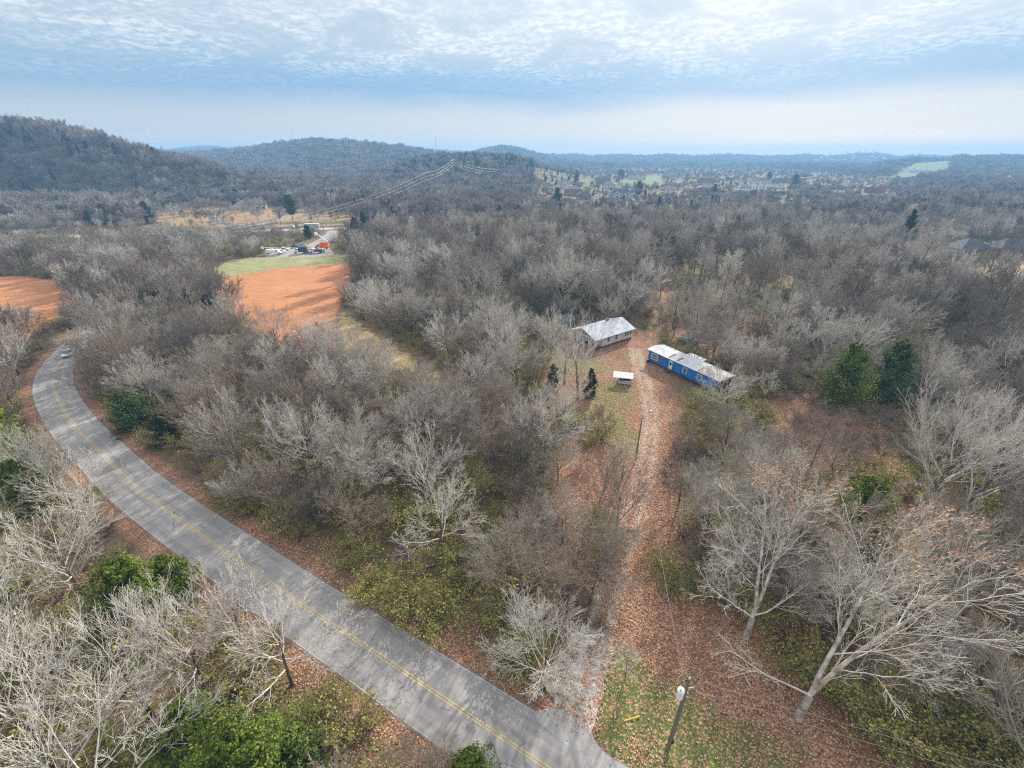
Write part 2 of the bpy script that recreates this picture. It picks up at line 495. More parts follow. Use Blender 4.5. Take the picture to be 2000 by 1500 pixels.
def m_leafy(name, cols, transl=0.0, island=True):
    m, t, out = new_mat(name)
    g = t.n('ShaderNodeNewGeometry')
    r = g.outputs['Random Per Island'] if island else t.n('ShaderNodeObjectInfo').outputs['Random']
    c = t.ramp(r, [(i / (len(cols) - 1), k) for i, k in enumerate(cols)])
    ob = t.n('ShaderNodeObjectInfo').outputs['Random']
    c = t.mix(t.math('MULTIPLY', ob, 0.35), c, t.mix(1.0, c, (0.55, 0.62, 0.6), 'MULTIPLY'))
    d = t.n('ShaderNodeBsdfDiffuse', {'Color': c})
    if transl:
        tr = t.n('ShaderNodeBsdfTranslucent', {'Color': c})
        mx = t.n('ShaderNodeMixShader', {0: transl, 1: d.outputs[0], 2: tr.outputs[0]})
        t.t.links.new(mx.outputs[0], out.inputs[0])
    else:
        t.t.links.new(d.outputs[0], out.inputs[0])
    return m


def m_bark(name, a, b, scale=1.2, rnd=0.5, cols=None):
    m, t, out = new_mat(name)
    co = t.n('ShaderNodeTexCoord').outputs['Object']
    n = t.noise(co, scale, 3, 0.65)
    c = t.mix(t.map(n, 0.3, 0.7), a, b)
    ob = t.n('ShaderNodeObjectInfo').outputs['Random']
    if cols:
        c = t.mix(1.0, c, t.ramp(ob, [(i / (len(cols) - 1), k) for i, k in enumerate(cols)]), 'MULTIPLY')
    else:
        c = t.mix(t.math('MULTIPLY', ob, rnd), c, t.mix(1.0, c, (0.62, 0.56, 0.52), 'MULTIPLY'))
    d = t.n('ShaderNodeBsdfDiffuse', {'Color': c})
    t.t.links.new(d.outputs[0], out.inputs[0])
    return m


M = {}
M['ground'] = m_ground()
M['asphalt'] = m_asphalt('asphalt', (0.215, 0.205, 0.20), (0.345, 0.33, 0.32))
M['hwy'] = m_asphalt('highway_asphalt', (0.33, 0.32, 0.33), (0.46, 0.45, 0.46), crack=False)
M['parkpath'] = simple('path_asphalt', (0.13, 0.14, 0.17), 0.9, 0.25, 0.6)
M['yellow'] = simple('yellow_paint', (0.50, 0.37, 0.15), 0.8, 0.22, 9)
M['white_line'] = simple('worn_white_paint', (0.42, 0.41, 0.39), 0.8, 0.35, 5)
M['trunk'] = m_bark('trunk_bark', (0.09, 0.073, 0.058), (0.20, 0.175, 0.145))
TONES = {
    'pale grey': m_bark('bark_pale_grey', (0.46, 0.43, 0.39), (0.64, 0.61, 0.56), 0.8, 0.3),
    'grey': m_bark('bark_grey', (0.32, 0.295, 0.26), (0.48, 0.45, 0.405), 0.8, 0.35),
    'brownish grey': m_bark('bark_brownish_grey', (0.22, 0.175, 0.14), (0.35, 0.29, 0.24), 0.8, 0.3),
    'dark grey': m_bark('bark_dark_grey', (0.11, 0.098, 0.088), (0.21, 0.19, 0.17), 0.8, 0.3),
}
M['bark_mix'] = m_bark('bark_mixed', (0.75, 0.74, 0.72), (1.0, 0.98, 0.95), 0.5, 0,
                       [(0.13, 0.115, 0.10), (0.33, 0.295, 0.255), (0.52, 0.49, 0.45), (0.27, 0.205, 0.17), (0.41, 0.385, 0.35), (0.64, 0.61, 0.57), (0.18, 0.155, 0.135)])
M['bark_far'] = m_bark('bark_distant', (0.7, 0.7, 0.7), (1.0, 1.0, 1.0), 0.3, 0,
                       [(0.12, 0.10, 0.095), (0.28, 0.24, 0.22), (0.38, 0.35, 0.325), (0.25, 0.18, 0.155), (0.48, 0.45, 0.42), (0.31, 0.26, 0.225)])
M['syc'] = m_bark('sycamore_bark', (0.46, 0.425, 0.365), (0.66, 0.625, 0.55), 0.9, 0.1)
M['syc_trunk'] = m_bark('sycamore_trunk_bark', (0.26, 0.20, 0.15), (0.62, 0.58, 0.52), 1.0, 0.0)
M['rustleaf'] = m_leafy('rusty_leaves', [(0.22, 0.10, 0.06), (0.42, 0.20, 0.12), (0.55, 0.30, 0.19)])
M['brush'] = m_bark('brush_twigs', (0.16, 0.125, 0.095), (0.30, 0.25, 0.20), 1.0, 0.4)
M['cedar'] = m_leafy('cedar_foliage', [(0.035, 0.055, 0.02), (0.06, 0.095, 0.032), (0.095, 0.14, 0.045), (0.14, 0.18, 0.06)], 0.2)
M['cedar_dark'] = m_leafy('dark_cedar_foliage', [(0.018, 0.035, 0.014), (0.03, 0.06, 0.022), (0.05, 0.085, 0.03)], 0.1)
M['bushgreen'] = m_leafy('bright_green_foliage', [(0.05, 0.08, 0.014), (0.10, 0.15, 0.026), (0.17, 0.225, 0.04), (0.25, 0.285, 0.06)], 0.25)
M['honey'] = m_leafy('honeysuckle_leaves', [(0.13, 0.14, 0.03), (0.26, 0.27, 0.05), (0.38, 0.37, 0.09), (0.50, 0.44, 0.15)], 0.3)
M['leaves'] = m_leafy('fallen_leaf', [(0.18, 0.085, 0.05), (0.33, 0.165, 0.10), (0.48, 0.27, 0.17), (0.58, 0.36, 0.24), (0.68, 0.48, 0.34)], 0.1)

# ------------------------------------------------------------------ ground sheet (polar grid, reaches the horizon)
NA = 720
rings = [0.5]
while rings[-1] < 4150:
    rings.append(rings[-1] * 1.024 + 0.35)
rr = np.array(rings)
th = np.linspace(0, 2 * np.pi, NA, endpoint=False)
RR, TH = np.meshgrid(rr, th, indexing='ij')
gx, gy = (RR * np.sin(TH)).ravel(), (RR * np.cos(TH)).ravel()
gz = hgt(gx, gy)
gz[gy < 0] = 0
V = np.stack([gx, gy, gz], 1)
V = np.vstack([V, [[0, 0, 0]]])
nr = len(rr)
i0 = (np.arange(nr - 1)[:, None] * NA + np.arange(NA)[None, :]).ravel()
i1 = (np.arange(nr - 1)[:, None] * NA + (np.arange(NA)[None, :] + 1) % NA).ravel()
quads = np.stack([i0, i0 + NA, i1 + NA, i1], 1)


def soft(sd, wdt):
    return np.clip(0.5 - sd / wdt, 0, 1)


vx, vy = V[:, 0], V[:, 1]
d_road = line_d(vx, vy, ROAD[::3])
road_in = vy < 500
A = {}
A['litter'] = np.maximum.reduce([soft(poly_sd(vx, vy, YARD), 5), soft(poly_sd(vx, vy, LEFTLEAF), 6), soft(d_road - 5.2, 3) * (vy < 130),
                                 0.62 * soft(line_d(vx, vy, [G(1500, 640), G(1350, 600), G(1250, 560), G(1750, 950), G(1950, 900)]) - 14, 18), 0.58 * soft(poly_sd(vx, vy, PARK), 20) * (vy < 470)])
rng0 = np.random.default_rng(4)
g_spots = [(1290, 1440, 9, 7), (1230, 1380, 6, 5), (1400, 1470, 9, 4), (1230, 1310, 3, 3), (1195, 770, 8, 9), (1120, 715, 12, 9), (1090, 690, 7, 6), (1235, 700, 4, 6), (1180, 810, 6, 6), (1215, 850, 4, 8), (1230, 860, 4, 5), (1310, 1390, 5, 3)]
gr = np.zeros(len(V))
for px_, py_, a_, b_ in g_spots:
    cx, cy = G(px_, py_)
    gr = np.maximum(gr, np.clip(1.3 - np.hypot((vx - cx) / a_, (vy - cy) / b_), 0, 1) * 0.85)
gr = np.maximum(gr, soft(line_d(vx, vy, [G(560, 436), G(700, 434), G(760, 436)]) - 7, 5))
A['grass'] = gr
A['straw'] = np.maximum.reduce([0.5 * soft(poly_sd(vx, vy, PARK), 20) * (vy < 470), soft(poly_sd(vx, vy, HOMEYARD), 15), soft(poly_sd(vx, vy, CORR), 6) * 0.7, soft(line_d(vx, vy, [G(590, 452), G(680, 451), G(760, 448)]) - 3, 4),
                                soft(poly_sd(vx, vy, [(1250, 1400), (1250, 2400), (1650, 2400), (1500, 1400)]), 60) * 0])
far = np.hypot(vx, vy)
A['lawn'] = np.maximum.reduce([soft(poly_sd(vx, vy, p), 12) for p in LAWNS] + [soft(poly_sd(vx, vy, HILLLAWN), 25)])
A['pale'] = np.maximum(soft(poly_sd(vx, vy, GREENS), 5), soft(np.abs(poly_sd(vx, vy, CORR)) - 1, 5) * 0.45)
A['rust'] = np.maximum(soft(poly_sd(vx, vy, FIELD_R), 5), soft(poly_sd(vx, vy, FIELD_L), 5))
A['gravel'] = np.maximum(soft(poly_sd(vx, vy, LOT), 3), soft(line_d(vx, vy, LANE) - 2.6, 1.5))
gme = np_mesh('ground', V, quads, M['ground'], attrs=A, smooth=True)
ground = link('ground', gme)
tag(ground, kind='structure')


def ribbon(name, pts, half, mat, z=0.05, cross=5, jag=0.0, seed=1, crown=0.0, off=0.0, follow=False):
    P = np.array(pts)
    T = np.gradient(P, axis=0)
    T /= np.linalg.norm(T, axis=1)[:, None] + 1e-9
    N = np.stack([T[:, 1], -T[:, 0]], 1)
    s = np.concatenate([[0], np.cumsum(np.linalg.norm(np.diff(P, axis=0), axis=1))])
    rg = np.random.default_rng(seed)
    us = np.linspace(-1, 1, cross)
    Vv, ac, al = [], [], []
    for i in range(len(P)):
        jl, jr = rg.normal(0, jag) if jag else 0, rg.normal(0, jag) if jag else 0
        for u in us:
            o = off + u * half + (jl if u < 0 else jr) * abs(u)
            x, y = P[i] + N[i] * o
            Vv.append((x, y, z + crown * (1 - u * u)))
            ac.append(o); al.append(s[i])
    Vv = np.array(Vv)
    if follow:
        Vv[:, 2] += np.maximum(hgt(Vv[:, 0], Vv[:, 1]), 0)
    n = len(P)
    a = (np.arange(n - 1)[:, None] * cross + np.arange(cross - 1)[None, :]).ravel()
    Fq = np.stack([a, a + 1, a + cross + 1, a + cross], 1)
    o = link(name, np_mesh(name, Vv, Fq, mat, attrs={'across': ac, 'along': al}, smooth=True))
    tag(o, kind='structure')
    return o


ROAD_M = [p for p in ROAD]
ribbon('road', ROAD, 3.55, M['asphalt'], 0.04, 9, 0.11, 2, 0.05)
for off in (-0.13, 0.13):
    ribbon('road_marking', ROAD, 0.048, M['yellow'], 0.099, 2, 0.004, 3, 0, off)
ribbon('road_marking', ROAD, 0.04, M['white_line'], 0.060, 2, 0.012, 4, 0, -3.2)
ribbon('road_marking', ROAD, 0.04, M['white_line'], 0.060, 2, 0.012, 5, 0, 3.2)
ribbon('highway', HWY, 5.0, M['hwy'], 0.10, 3, 0.1, 6, 0, follow=True)
ribbon('park_path', PARKLOOP, 2.0, M['parkpath'], 0.12, 3, 0.1, 7, follow=True)

# paved apron where the drive meets the road
ap = [G(*p) for p in [(1040, 1392), (1075, 1382), (1120, 1398), (1150, 1420), (1163, 1450), (1185, 1475), (1235, 1505), (1300, 1540), (1200, 1530), (1120, 1470), (1050, 1410)]]
mb = MB()
mb.add([(x, y, 0.075) for x, y in ap], [tuple(range(len(ap)))])
apron = mb.build('driveway_apron', simple('apron_asphalt', (0.29, 0.285, 0.28), 0.9, 0.25, 1.2))
tag(apron, kind='structure')


def m_track():
    m, t, out = new_mat('driveway_track')
    co = t.n('ShaderNodeTexCoord').outputs['Object']
    u = t.n('ShaderNodeAttribute', attribute_name='across').outputs['Fac']
    v = t.n('ShaderNodeAttribute', attribute_name='along').outputs['Fac']
    nf = t.noise(co, 3.5, 4, 0.75)
    nm = t.noise(co, 0.7, 3, 0.6)
    vor = t.n('ShaderNodeTexVoronoi', {'Vector': co, 'Scale': 7.0})
    lr = t.n('ShaderNodeSeparateColor', {0: vor.outputs['Color']}).outputs[0]
    litter = t.ramp(lr, [(0.0, (0.11, 0.06, 0.042)), (0.4, (0.26, 0.15, 0.10)), (0.8, (0.44, 0.28, 0.20)), (1.0, (0.55, 0.39, 0.29))])
    grav = t.ramp(nf, [(0.3, (0.30, 0.28, 0.26)), (0.7, (0.55, 0.53, 0.51))])
    tr = t.math('ABSOLUTE', t.math('SUBTRACT', t.math('ABSOLUTE', u), 0.85))
    trk = t.math('SUBTRACT', 1.0, t.map(t.math('ADD', tr, t.math('MULTIPLY', t.math('SUBTRACT', nf, 0.5), 0.9)), 0.18, 0.5))
    near = t.math('SUBTRACT', 1.0, t.map(v, 9.0, 20.0))
    amt = t.math('MULTIPLY', trk, t.math('ADD', t.math('MULTIPLY', near, 0.6), 0.38))
    mid = t.math('MULTIPLY', t.math('SUBTRACT', 1.0, t.map(v, 2.0, 7.0)), t.map(nm, 0.4, 0.55))
    c = t.mix(amt, litter, grav)
    c = t.mix(mid, c, grav)
    farr = t.math('MULTIPLY', t.map(v, 38.0, 60.0), 0.4)
    c = t.mix(farr, c, t.mix(nf, (0.25, 0.19, 0.13), (0.42, 0.35, 0.25)))
    finish(t, out, c, 0.95, t.math('ADD', nf, lr), 0.5, spec=0.1)
    return m


ribbon('driveway', DRIVE, 1.75, m_track(), 0.03, 7, 0.22, 8)
#@@TREES
# ------------------------------------------------------------------ tree growing
def tube_mesh(polys, sides_by_k=None, sides=3):
    """polys: list of (points (k,3), radii (k,)) -> V, F(quads as tris)"""
    groups = {}
    for p, r, sd in polys:
        groups.setdefault((len(p), sd), []).append((p, r))
    Vs, Fs, off = [], [], 0
    for (k, sd), lst in groups.items():
        P = np.array([a for a, _ in lst]); Rr = np.array([b for _, b in lst])
        T = np.gradient(P, axis=1)
        T /= np.linalg.norm(T, axis=2, keepdims=True) + 1e-9
        ref = np.where(np.abs(T[..., 2:3]) > 0.9, np.array([[[1.0, 0, 0]]]), np.array([[[0, 0, 1.0]]]))
        A_ = np.cross(T, ref); A_ /= np.linalg.norm(A_, axis=2, keepdims=True) + 1e-9
        B_ = np.cross(T, A_)
        q = np.arange(sd) * 2 * np.pi / sd
        ring = P[:, :, None, :] + Rr[:, :, None, None] * (A_[:, :, None, :] * np.cos(q)[None, None, :, None] + B_[:, :, None, :] * np.sin(q)[None, None, :, None])
        n = len(lst)
        Vs.append(ring.reshape(-1, 3))
        b = (np.arange(n) * k * sd)[:, None, None]
        ii = (np.arange(k - 1) * sd)[None, :, None]
        jj = np.arange(sd)[None, None, :]
        a0 = b + ii + jj; a1 = b + ii + (jj + 1) % sd
        Fs.append(np.stack([a0, a1, a1 + sd, a0 + sd], -1).reshape(-1, 4) + off)
        off += n * k * sd
    return np.vstack(Vs), np.vstack(Fs)


def perp(d, rg, az=None):
    a = np.cross(d, [0, 0, 1.0]) if abs(d[2]) < 0.95 else np.array([1.0, 0, 0])
    a = a / np.linalg.norm(a)
    b = np.cross(d, a)
    q = rg.uniform(0, 6.283) if az is None else az
    return a * math.cos(q) + b * math.sin(q)


def grow(rg, S, p, d, L, r, lvl, out, tips, zmax=None):
    k = S['k'][lvl]
    pts, rad, dirs = [p.copy()], [r], [d.copy()]
    taper = S['taper'][lvl]
    for i in range(1, k):
        d = d + np.array([0, 0, S['up'][lvl]]) / k + rg.normal(0, S['wob'][lvl], 3)
        d = d / np.linalg.norm(d)
        p = p + d * (L / (k - 1))
        pts.append(p.copy()); dirs.append(d.copy())
        rad.append(r * (1 - (1 - taper) * i / (k - 1)))
    out[lvl].append((pts, rad, S['sd'][lvl]))
    if lvl + 1 >= S['levels']:
        tips.append(pts[-1])
        return
    n = S['n'][lvl]
    n = max(2, int(round(n * rg.uniform(0.8, 1.2))))
    az = rg.uniform(0, 6.28)
    for j in range(n):
        tt = S['t0'][lvl] + (1 - S['t0'][lvl]) * (j + rg.uniform(0.1, 0.9)) / n
        x = tt * (k - 1)
        i = min(int(x), k - 2); f = x - i
        q = np.array(pts[i]) * (1 - f) + np.array(pts[i + 1]) * f
        dd = dirs[i] * (1 - f) + dirs[i + 1] * f
        rr_ = rad[i] * (1 - f) + rad[i + 1] * f
        az += 2.4 + rg.normal(0, 0.35)
        an = R_(S['ang'][lvl] + rg.normal(0, 8)) * (1.1 - 0.45 * (tt - S['t0'][lvl]))
        nd = dd * math.cos(an) + perp(dd, rg, az) * math.sin(an)
        if lvl == 0:
            Lc = S['H'] * S['limb'] * S['shape'](tt) * rg.uniform(0.85, 1.15)
        else:
            Lc = L * S['ratio'][lvl] * (1.0 - 0.5 * (tt - S['t0'][lvl])) * rg.uniform(0.75, 1.2)
        if nd[2] < -0.15 and lvl < 3:
            nd[2] *= -0.2
        grow(rg, S, q, nd / np.linalg.norm(nd), Lc, min(rr_ * S['rr'][lvl], r * 0.75), lvl + 1, out, tips)


def style(H, kind, dens=1.0, lod=0):
    S = dict(H=H, levels=5, k=[7, 7, 5, 3, 3], up=[0.1, 0.5, 0.45, 0.4, 0.3], wob=[0.035, 0.065, 0.08, 0.10, 0.12], taper=[0.35, 0.22, 0.25, 0.4, 0.6],
             sd=[7, 5, 4, 3, 3], n=[9, 7, 6, 4], t0=[0.35, 0.22, 0.2, 0.2], ang=[52, 36, 35, 35], ratio=[0, 0.56, 0.52, 0.56], rr=[0.52, 0.5, 0.55, 0.6], limb=0.46,
             shape=lambda t: 0.55 + 0.5 * math.sin(math.pi * min(1, (t - 0.2) * 1.15)), trunk=0.72, r0=0.019)
    if kind == 'round':        # broad spreading crown
        S.update(limb=0.50, trunk=0.62, n=[11, 7, 6, 4], ang=[60, 35, 35, 36], up=[0.05, 0.7, 0.4, 0.25, 0.2], t0=[0.38, 0.18, 0.2, 0.2], shape=lambda t: 0.85 + 0.2 * math.sin(3.1 * t))
    elif kind == 'fan':        # ascending limbs
        S.update(limb=0.55, trunk=0.55, n=[9, 7, 6, 4], ang=[38, 29, 28, 28], up=[0.1, 0.5, 0.45, 0.4, 0.35], t0=[0.22, 0.25, 0.2, 0.2], shape=lambda t: 1.1 - 0.3 * t)
    elif kind == 'slim':       # tall forest-grown
        S.update(limb=0.28, trunk=0.88, n=[11, 7, 6, 4], ang=[46, 36, 35, 35], t0=[0.45, 0.2, 0.2, 0.2], r0=0.014)
    elif kind == 'thicket':    # many stems from low down, dense fine twigs
        S.update(limb=0.62, trunk=0.42, n=[10, 8, 6, 5], ang=[44, 34, 36, 40], up=[0.1, 0.35, 0.35, 0.25, 0.1], t0=[0.08, 0.15, 0.15, 0.15], wob=[0.06, 0.09, 0.11, 0.13, 0.16], r0=0.014)
    elif kind == 'sapling':
        S.update(limb=0.40, trunk=0.85, n=[13, 6, 5, 0], levels=4, ang=[40, 38, 38, 38], t0=[0.2, 0.2, 0.2, 0.2], r0=0.012, sd=[5, 3, 3, 3, 3])
    if lod == 1:
        S.update(levels=4, n=[10, 9, 7, 0], sd=[4, 3, 3, 3, 3], k=[5, 4, 3, 3, 2], ratio=[0, 0.55, 0.62, 0.5])
    if dens != 1.0:
        S['n'] = [max(2, int(round(v * dens))) if i > 0 else v for i, v in enumerate(S['n'])]
    return S


def min_r(polys, mr):
    return [(p, [max(x, mr) for x in r], s) for p, r, s in polys]


def make_bare(seed, H, kind, dens=1.0, lod=0, twig=0.016, lean=(0, 0), mid=False):
    """returns ((Vtrunk,Ftrunk),(Vcrown,Fcrown), tips) ; the trunk and its main limbs, and the finer branching"""
    rg = np.random.default_rng(seed)
    S = style(H, kind, dens, lod)
    out = {i: [] for i in range(6)}
    tips = []
    d0 = np.array([lean[0], lean[1], 1.0]); d0 /= np.linalg.norm(d0)
    grow(rg, S, np.array([0, 0, -0.5]), d0, H * S['trunk'], H * S['r0'], 0, out, tips)
    top = max(p[-1][2] for l in range(1, 5) for p, _, _ in out[l])
    k = H / top
    lv = S['levels']
    mins = {0: 0.05, 1: 0.025, 2: 0.018, 3: twig * 1.15, 4: twig} if lv == 5 else {0: 0.06, 1: twig * 1.5, 2: twig * 1.2, 3: twig}
    if mid:
        mins = {0: 0.09, 1: 0.06, 2: 0.036, 3: 0.026, 4: 0.022}
    # flare of the root collar
    p, r, s = out[0][0]
    r = list(r); r[0] *= 1.5
    trunk = [(p, r, s)]
    crown = []
    for l in range(1, lv):
        crown += min_r(out[l], mins.get(l, twig))
    Vt, Ft = tube_mesh(trunk); Vc, Fc = tube_mesh(crown)
    return (Vt * k, Ft), (Vc * k, Fc), np.array(tips) * k


def cards(rg, centers, normals, size, jit=0.3, aspect=1.6):
    """leaf-sized quads at the centres"""
    n = len(centers)
    nn = normals + rg.normal(0, jit, (n, 3))
    nn /= np.linalg.norm(nn, axis=1)[:, None] + 1e-9
    a = np.cross(nn, rg.normal(0, 1, (n, 3))); a /= np.linalg.norm(a, axis=1)[:, None] + 1e-9
    b = np.cross(nn, a)
    s = size * rg.uniform(0.6, 1.35, n)[:, None]
    c = centers
    Vv = np.stack([c - a * s * aspect * 0.5, c - b * s * 0.5, c + a * s * aspect * 0.5 + nn * s * 0.15, c + b * s * 0.5], 1).reshape(-1, 3)
    return Vv, np.arange(n * 4).reshape(n, 4)


def make_cedar(seed, H, W, n=7000, size=0.20, cone=0.8, z0=0.06, ragged=0.28):
    """evergreen crown: boughs of small sprays on a trunk"""
    rg = np.random.default_rng(seed)
    nb = int(46 + H * 7)
    polys = [([np.array([0, 0, -0.3]), np.array([0.03 * H, 0, H * 0.5]), np.array([0, 0.02 * H, H * 0.97])], [H * 0.02, H * 0.013, 0.03], 6)]
    cs, ns = [], []
    per = max(12, int(n / nb))
    for i in range(nb):
        tt = z0 + (0.985 - z0) * ((i + rg.uniform(0, 1)) / nb)
        prof = (1 - tt) ** cone * min(1.0, 0.45 + (tt - z0) * 3.2)
        L = W * 0.5 * prof * rg.uniform(1 - ragged * 1.6, 1 + ragged) + 0.12
        az = i * 2.4 + rg.normal(0, 0.4)
        up = 0.15 + 0.8 * tt + rg.normal(0, 0.12)
        d = np.array([math.cos(az), math.sin(az), up]); d /= np.linalg.norm(d)
        p0 = np.array([0.03 * H * math.sin(3 * tt), 0, H * tt - L * 0.25])
        polys.append(([p0, p0 + d * L * 0.5 + [0, 0, -0.03 * L], p0 + d * L * 0.95 + [0, 0, 0.05 * L]], [0.035, 0.025, 0.012], 3))
        q = rg.uniform(0.12, 1.0, per) ** 0.7
        side = np.cross(d, [0, 0, 1]); side /= np.linalg.norm(side)
        wd = L * 0.40 * np.sqrt(np.clip(1.08 - q, 0.02, 1)) * (0.5 + q * 0.7)
        pos = p0 + d[None] * (L * q)[:, None] + side[None] * (rg.uniform(-1, 1, per) * wd)[:, None] + np.array([0, 0, 1.0])[None] * (rg.normal(0, 0.10 * L, per) + 0.08 * L * q ** 2)[:, None]
        cs.append(pos)
        ns.append(np.tile(np.array([d[0] * 0.7, d[1] * 0.7, 1.0]), (per, 1)))
    cs, ns = np.vstack(cs), np.vstack(ns)
    Vf, Ff = cards(rg, cs, ns, size, 0.55, 1.9)
    Vt, Ft = tube_mesh(polys)
    return (Vt, Ft), (Vf, Ff)


def make_bush(seed, H, W, nl=2600, size=0.14, stems=14, leafy=1.0):
    rg = np.random.default_rng(seed)
    polys, cs = [], []
    for i in range(stems):
        az = rg.uniform(0, 6.283); lean = rg.uniform(0.1, 1.0)
        base = np.array([math.cos(az), math.sin(az), 0]) * W * 0.12 * rg.uniform(0, 1)
        L = H * rg.uniform(0.7, 1.1)
        d = np.array([math.cos(az) * lean, math.sin(az) * lean, 1.0]); d /= np.linalg.norm(d)
        pts = [base]
        for k in range(4):
            d = d + np.array([math.cos(az) * 0.13, math.sin(az) * 0.13, -0.10]) + rg.normal(0, 0.09, 3); d /= np.linalg.norm(d)
            pts.append(pts[-1] + d * L / 4 * (W / H * 0.5 + 0.5))
        polys.append((pts, [0.035, 0.028, 0.02, 0.014, 0.008], 3))
        for j in range(9):
            q = rg.uniform(0.25, 1.0) * 4
            a = min(int(q), 3)
            b = pts[a] * (1 - (q - a)) + pts[a + 1] * (q - a)
            e = rg.normal(0, 1, 3); e[2] = abs(e[2]) * 0.8; e /= np.linalg.norm(e)
            l2 = W * rg.uniform(0.10, 0.26)
            mid = b + e * l2 * 0.5
            end = b + e * l2 + np.array([0, 0, -0.05 * l2])
            polys.append(([b, mid, end], [0.016, 0.012, 0.007], 3))
            m = max(2, int(nl / (stems * 9)))
            if leafy > 0:
                qq = rg.uniform(0.1, 1.05, m)[:, None]
                cs.append(b + (end - b) * qq + rg.normal(0, W * 0.035, (m, 3)))
    Vt, Ft = tube_mesh(polys)
    if not cs:
        return (Vt, Ft), None
    cs = np.vstack(cs); cs[:, 2] = np.maximum(cs[:, 2], 0.05)
    Vf, Ff = cards(rg, cs, np.tile([0, 0, 1.0], (len(cs), 1)), size, 0.7, 1.4)
    return (Vt, Ft), (Vf, Ff)


def joined(name, parts):
    """one mesh from [(V,F,material)]"""
    Vs, Fs, mi, off, mats = [], [], [], 0, []
    for V_, F_, m_ in parts:
        if V_ is None:
            continue
        if F_.shape[1] == 3:
            F_ = np.hstack([F_, F_[:, 2:3]])
        Vs.append(V_); Fs.append(F_ + off); off += len(V_)
        if m_ not in mats:
            mats.append(m_)
        mi += [mats.index(m_)] * len(F_)
    return np_mesh(name, np.vstack(Vs), np.vstack(Fs), mats, mi)


rng = np.random.default_rng(11)
HOUSE_XY = [G(px_, py_) for px_, py_ in [(1100, 371), (1118, 381), (1140, 388), (1178, 357), (1190, 368), (1212, 386), (1244, 351), (1312, 344), (1308, 369), (1304, 380), (1378, 357), (1382, 378), (1412, 339), (1452, 374), (1480, 371), (1512, 367), (1528, 356), (1085, 352), (1667, 366), (1706, 379), (1966, 357)]]
VILFRONT = [G(*p) for p in [(1040, 442), (1040, 346), (1600, 340), (1790, 350), (1800, 415), (1560, 442)]]
random.seed(7)

# tree kinds: (trunk mesh, crown mesh, height, crown word)
KINDS = {}
spec = [('round', 14, 'round', 1.15), ('round', 14, 'round', 1.2), ('round', 12, 'round', 1.15), ('fan', 15, 'fan-shaped', 1.0), ('fan', 15, 'fan-shaped', 1.0), ('fan', 13, 'fan-shaped', 1.05),
        ('slim', 16, 'narrow', 1.0), ('slim', 17, 'narrow', 1.0), ('thicket', 9, 'low twiggy', 1.15), ('thicket', 10, 'low twiggy', 1.15), ('oak', 15, 'broad', 1.0), ('oak', 15, 'broad', 1.0)]
PROTO = []
for i, (kd, H, word, dens) in enumerate(spec):
    (Vt, Ft), (Vc, Fc), tips = make_bare(100 + i, H, kd, dens, 0, 0.013)
    PROTO.append((np_mesh('bare_trunk', Vt, Ft, M['trunk'], smooth=True), np_mesh('bare_crown', Vc, Fc, TONES['grey'], smooth=True), H, word))

SRC = []


def src(mesh):
    o = bpy.data.objects.new(mesh.name, mesh)     # never linked to the scene: geometry source for the stuff below
    SRC.append(o)
    return o


MID, FARB, FARE, BUSH = [], [], [], []
for i, (kd, H) in enumerate([('round', 13), ('fan', 15), ('slim', 16), ('round', 14), ('thicket', 9), ('oak', 14)]):
    (Vt, Ft), (Vc, Fc), tips = make_bare(300 + i, H, kd, 1.0, 0, 0.022, mid=True)
    MID.append(src(joined('woodland_tree', [(Vt, Ft, M['trunk']), (Vc, Fc, M['bark_mix'])])))
for i, (kd, H) in enumerate([('round', 13), ('fan', 15), ('slim', 15), ('oak', 14)]):
    (Vt, Ft), (Vc, Fc), tips = make_bare(400 + i, H, kd, 1.0, 1, 0.055)
    FARB.append(src(joined('distant_tree', [(Vt, Ft, M['trunk']), (Vc, Fc, M['bark_far'])])))
for i in range(2):
    (Vt, Ft), (Vf, Ff) = make_cedar(500 + i, 12, 7, 500, 0.75)
    FARE.append(src(joined('distant_cedar', [(Vt, Ft, M['trunk']), (Vf, Ff, M['cedar_dark'])])))
for i, (H, W, nl, lf, mt) in enumerate([(2.8, 3.6, 850, 1, 'honey'), (2.2, 3.2, 550, 1, 'honey'), (3.2, 3.6, 0, 0, None), (2.4, 3.4, 0, 0, None), (2.0, 3.0, 350, 1, 'rustleaf'), (3.6, 3.2, 0, 0, None)]):
    (Vt, Ft), lf_ = make_bush(600 + i, H, W, nl, 0.135, 24 if nl else 28, lf)
    BUSH.append(src(joined('understory_bush', [(Vt, Ft, M['brush'])] + ([(lf_[0], lf_[1], M[mt])] if lf_ and mt else []))))


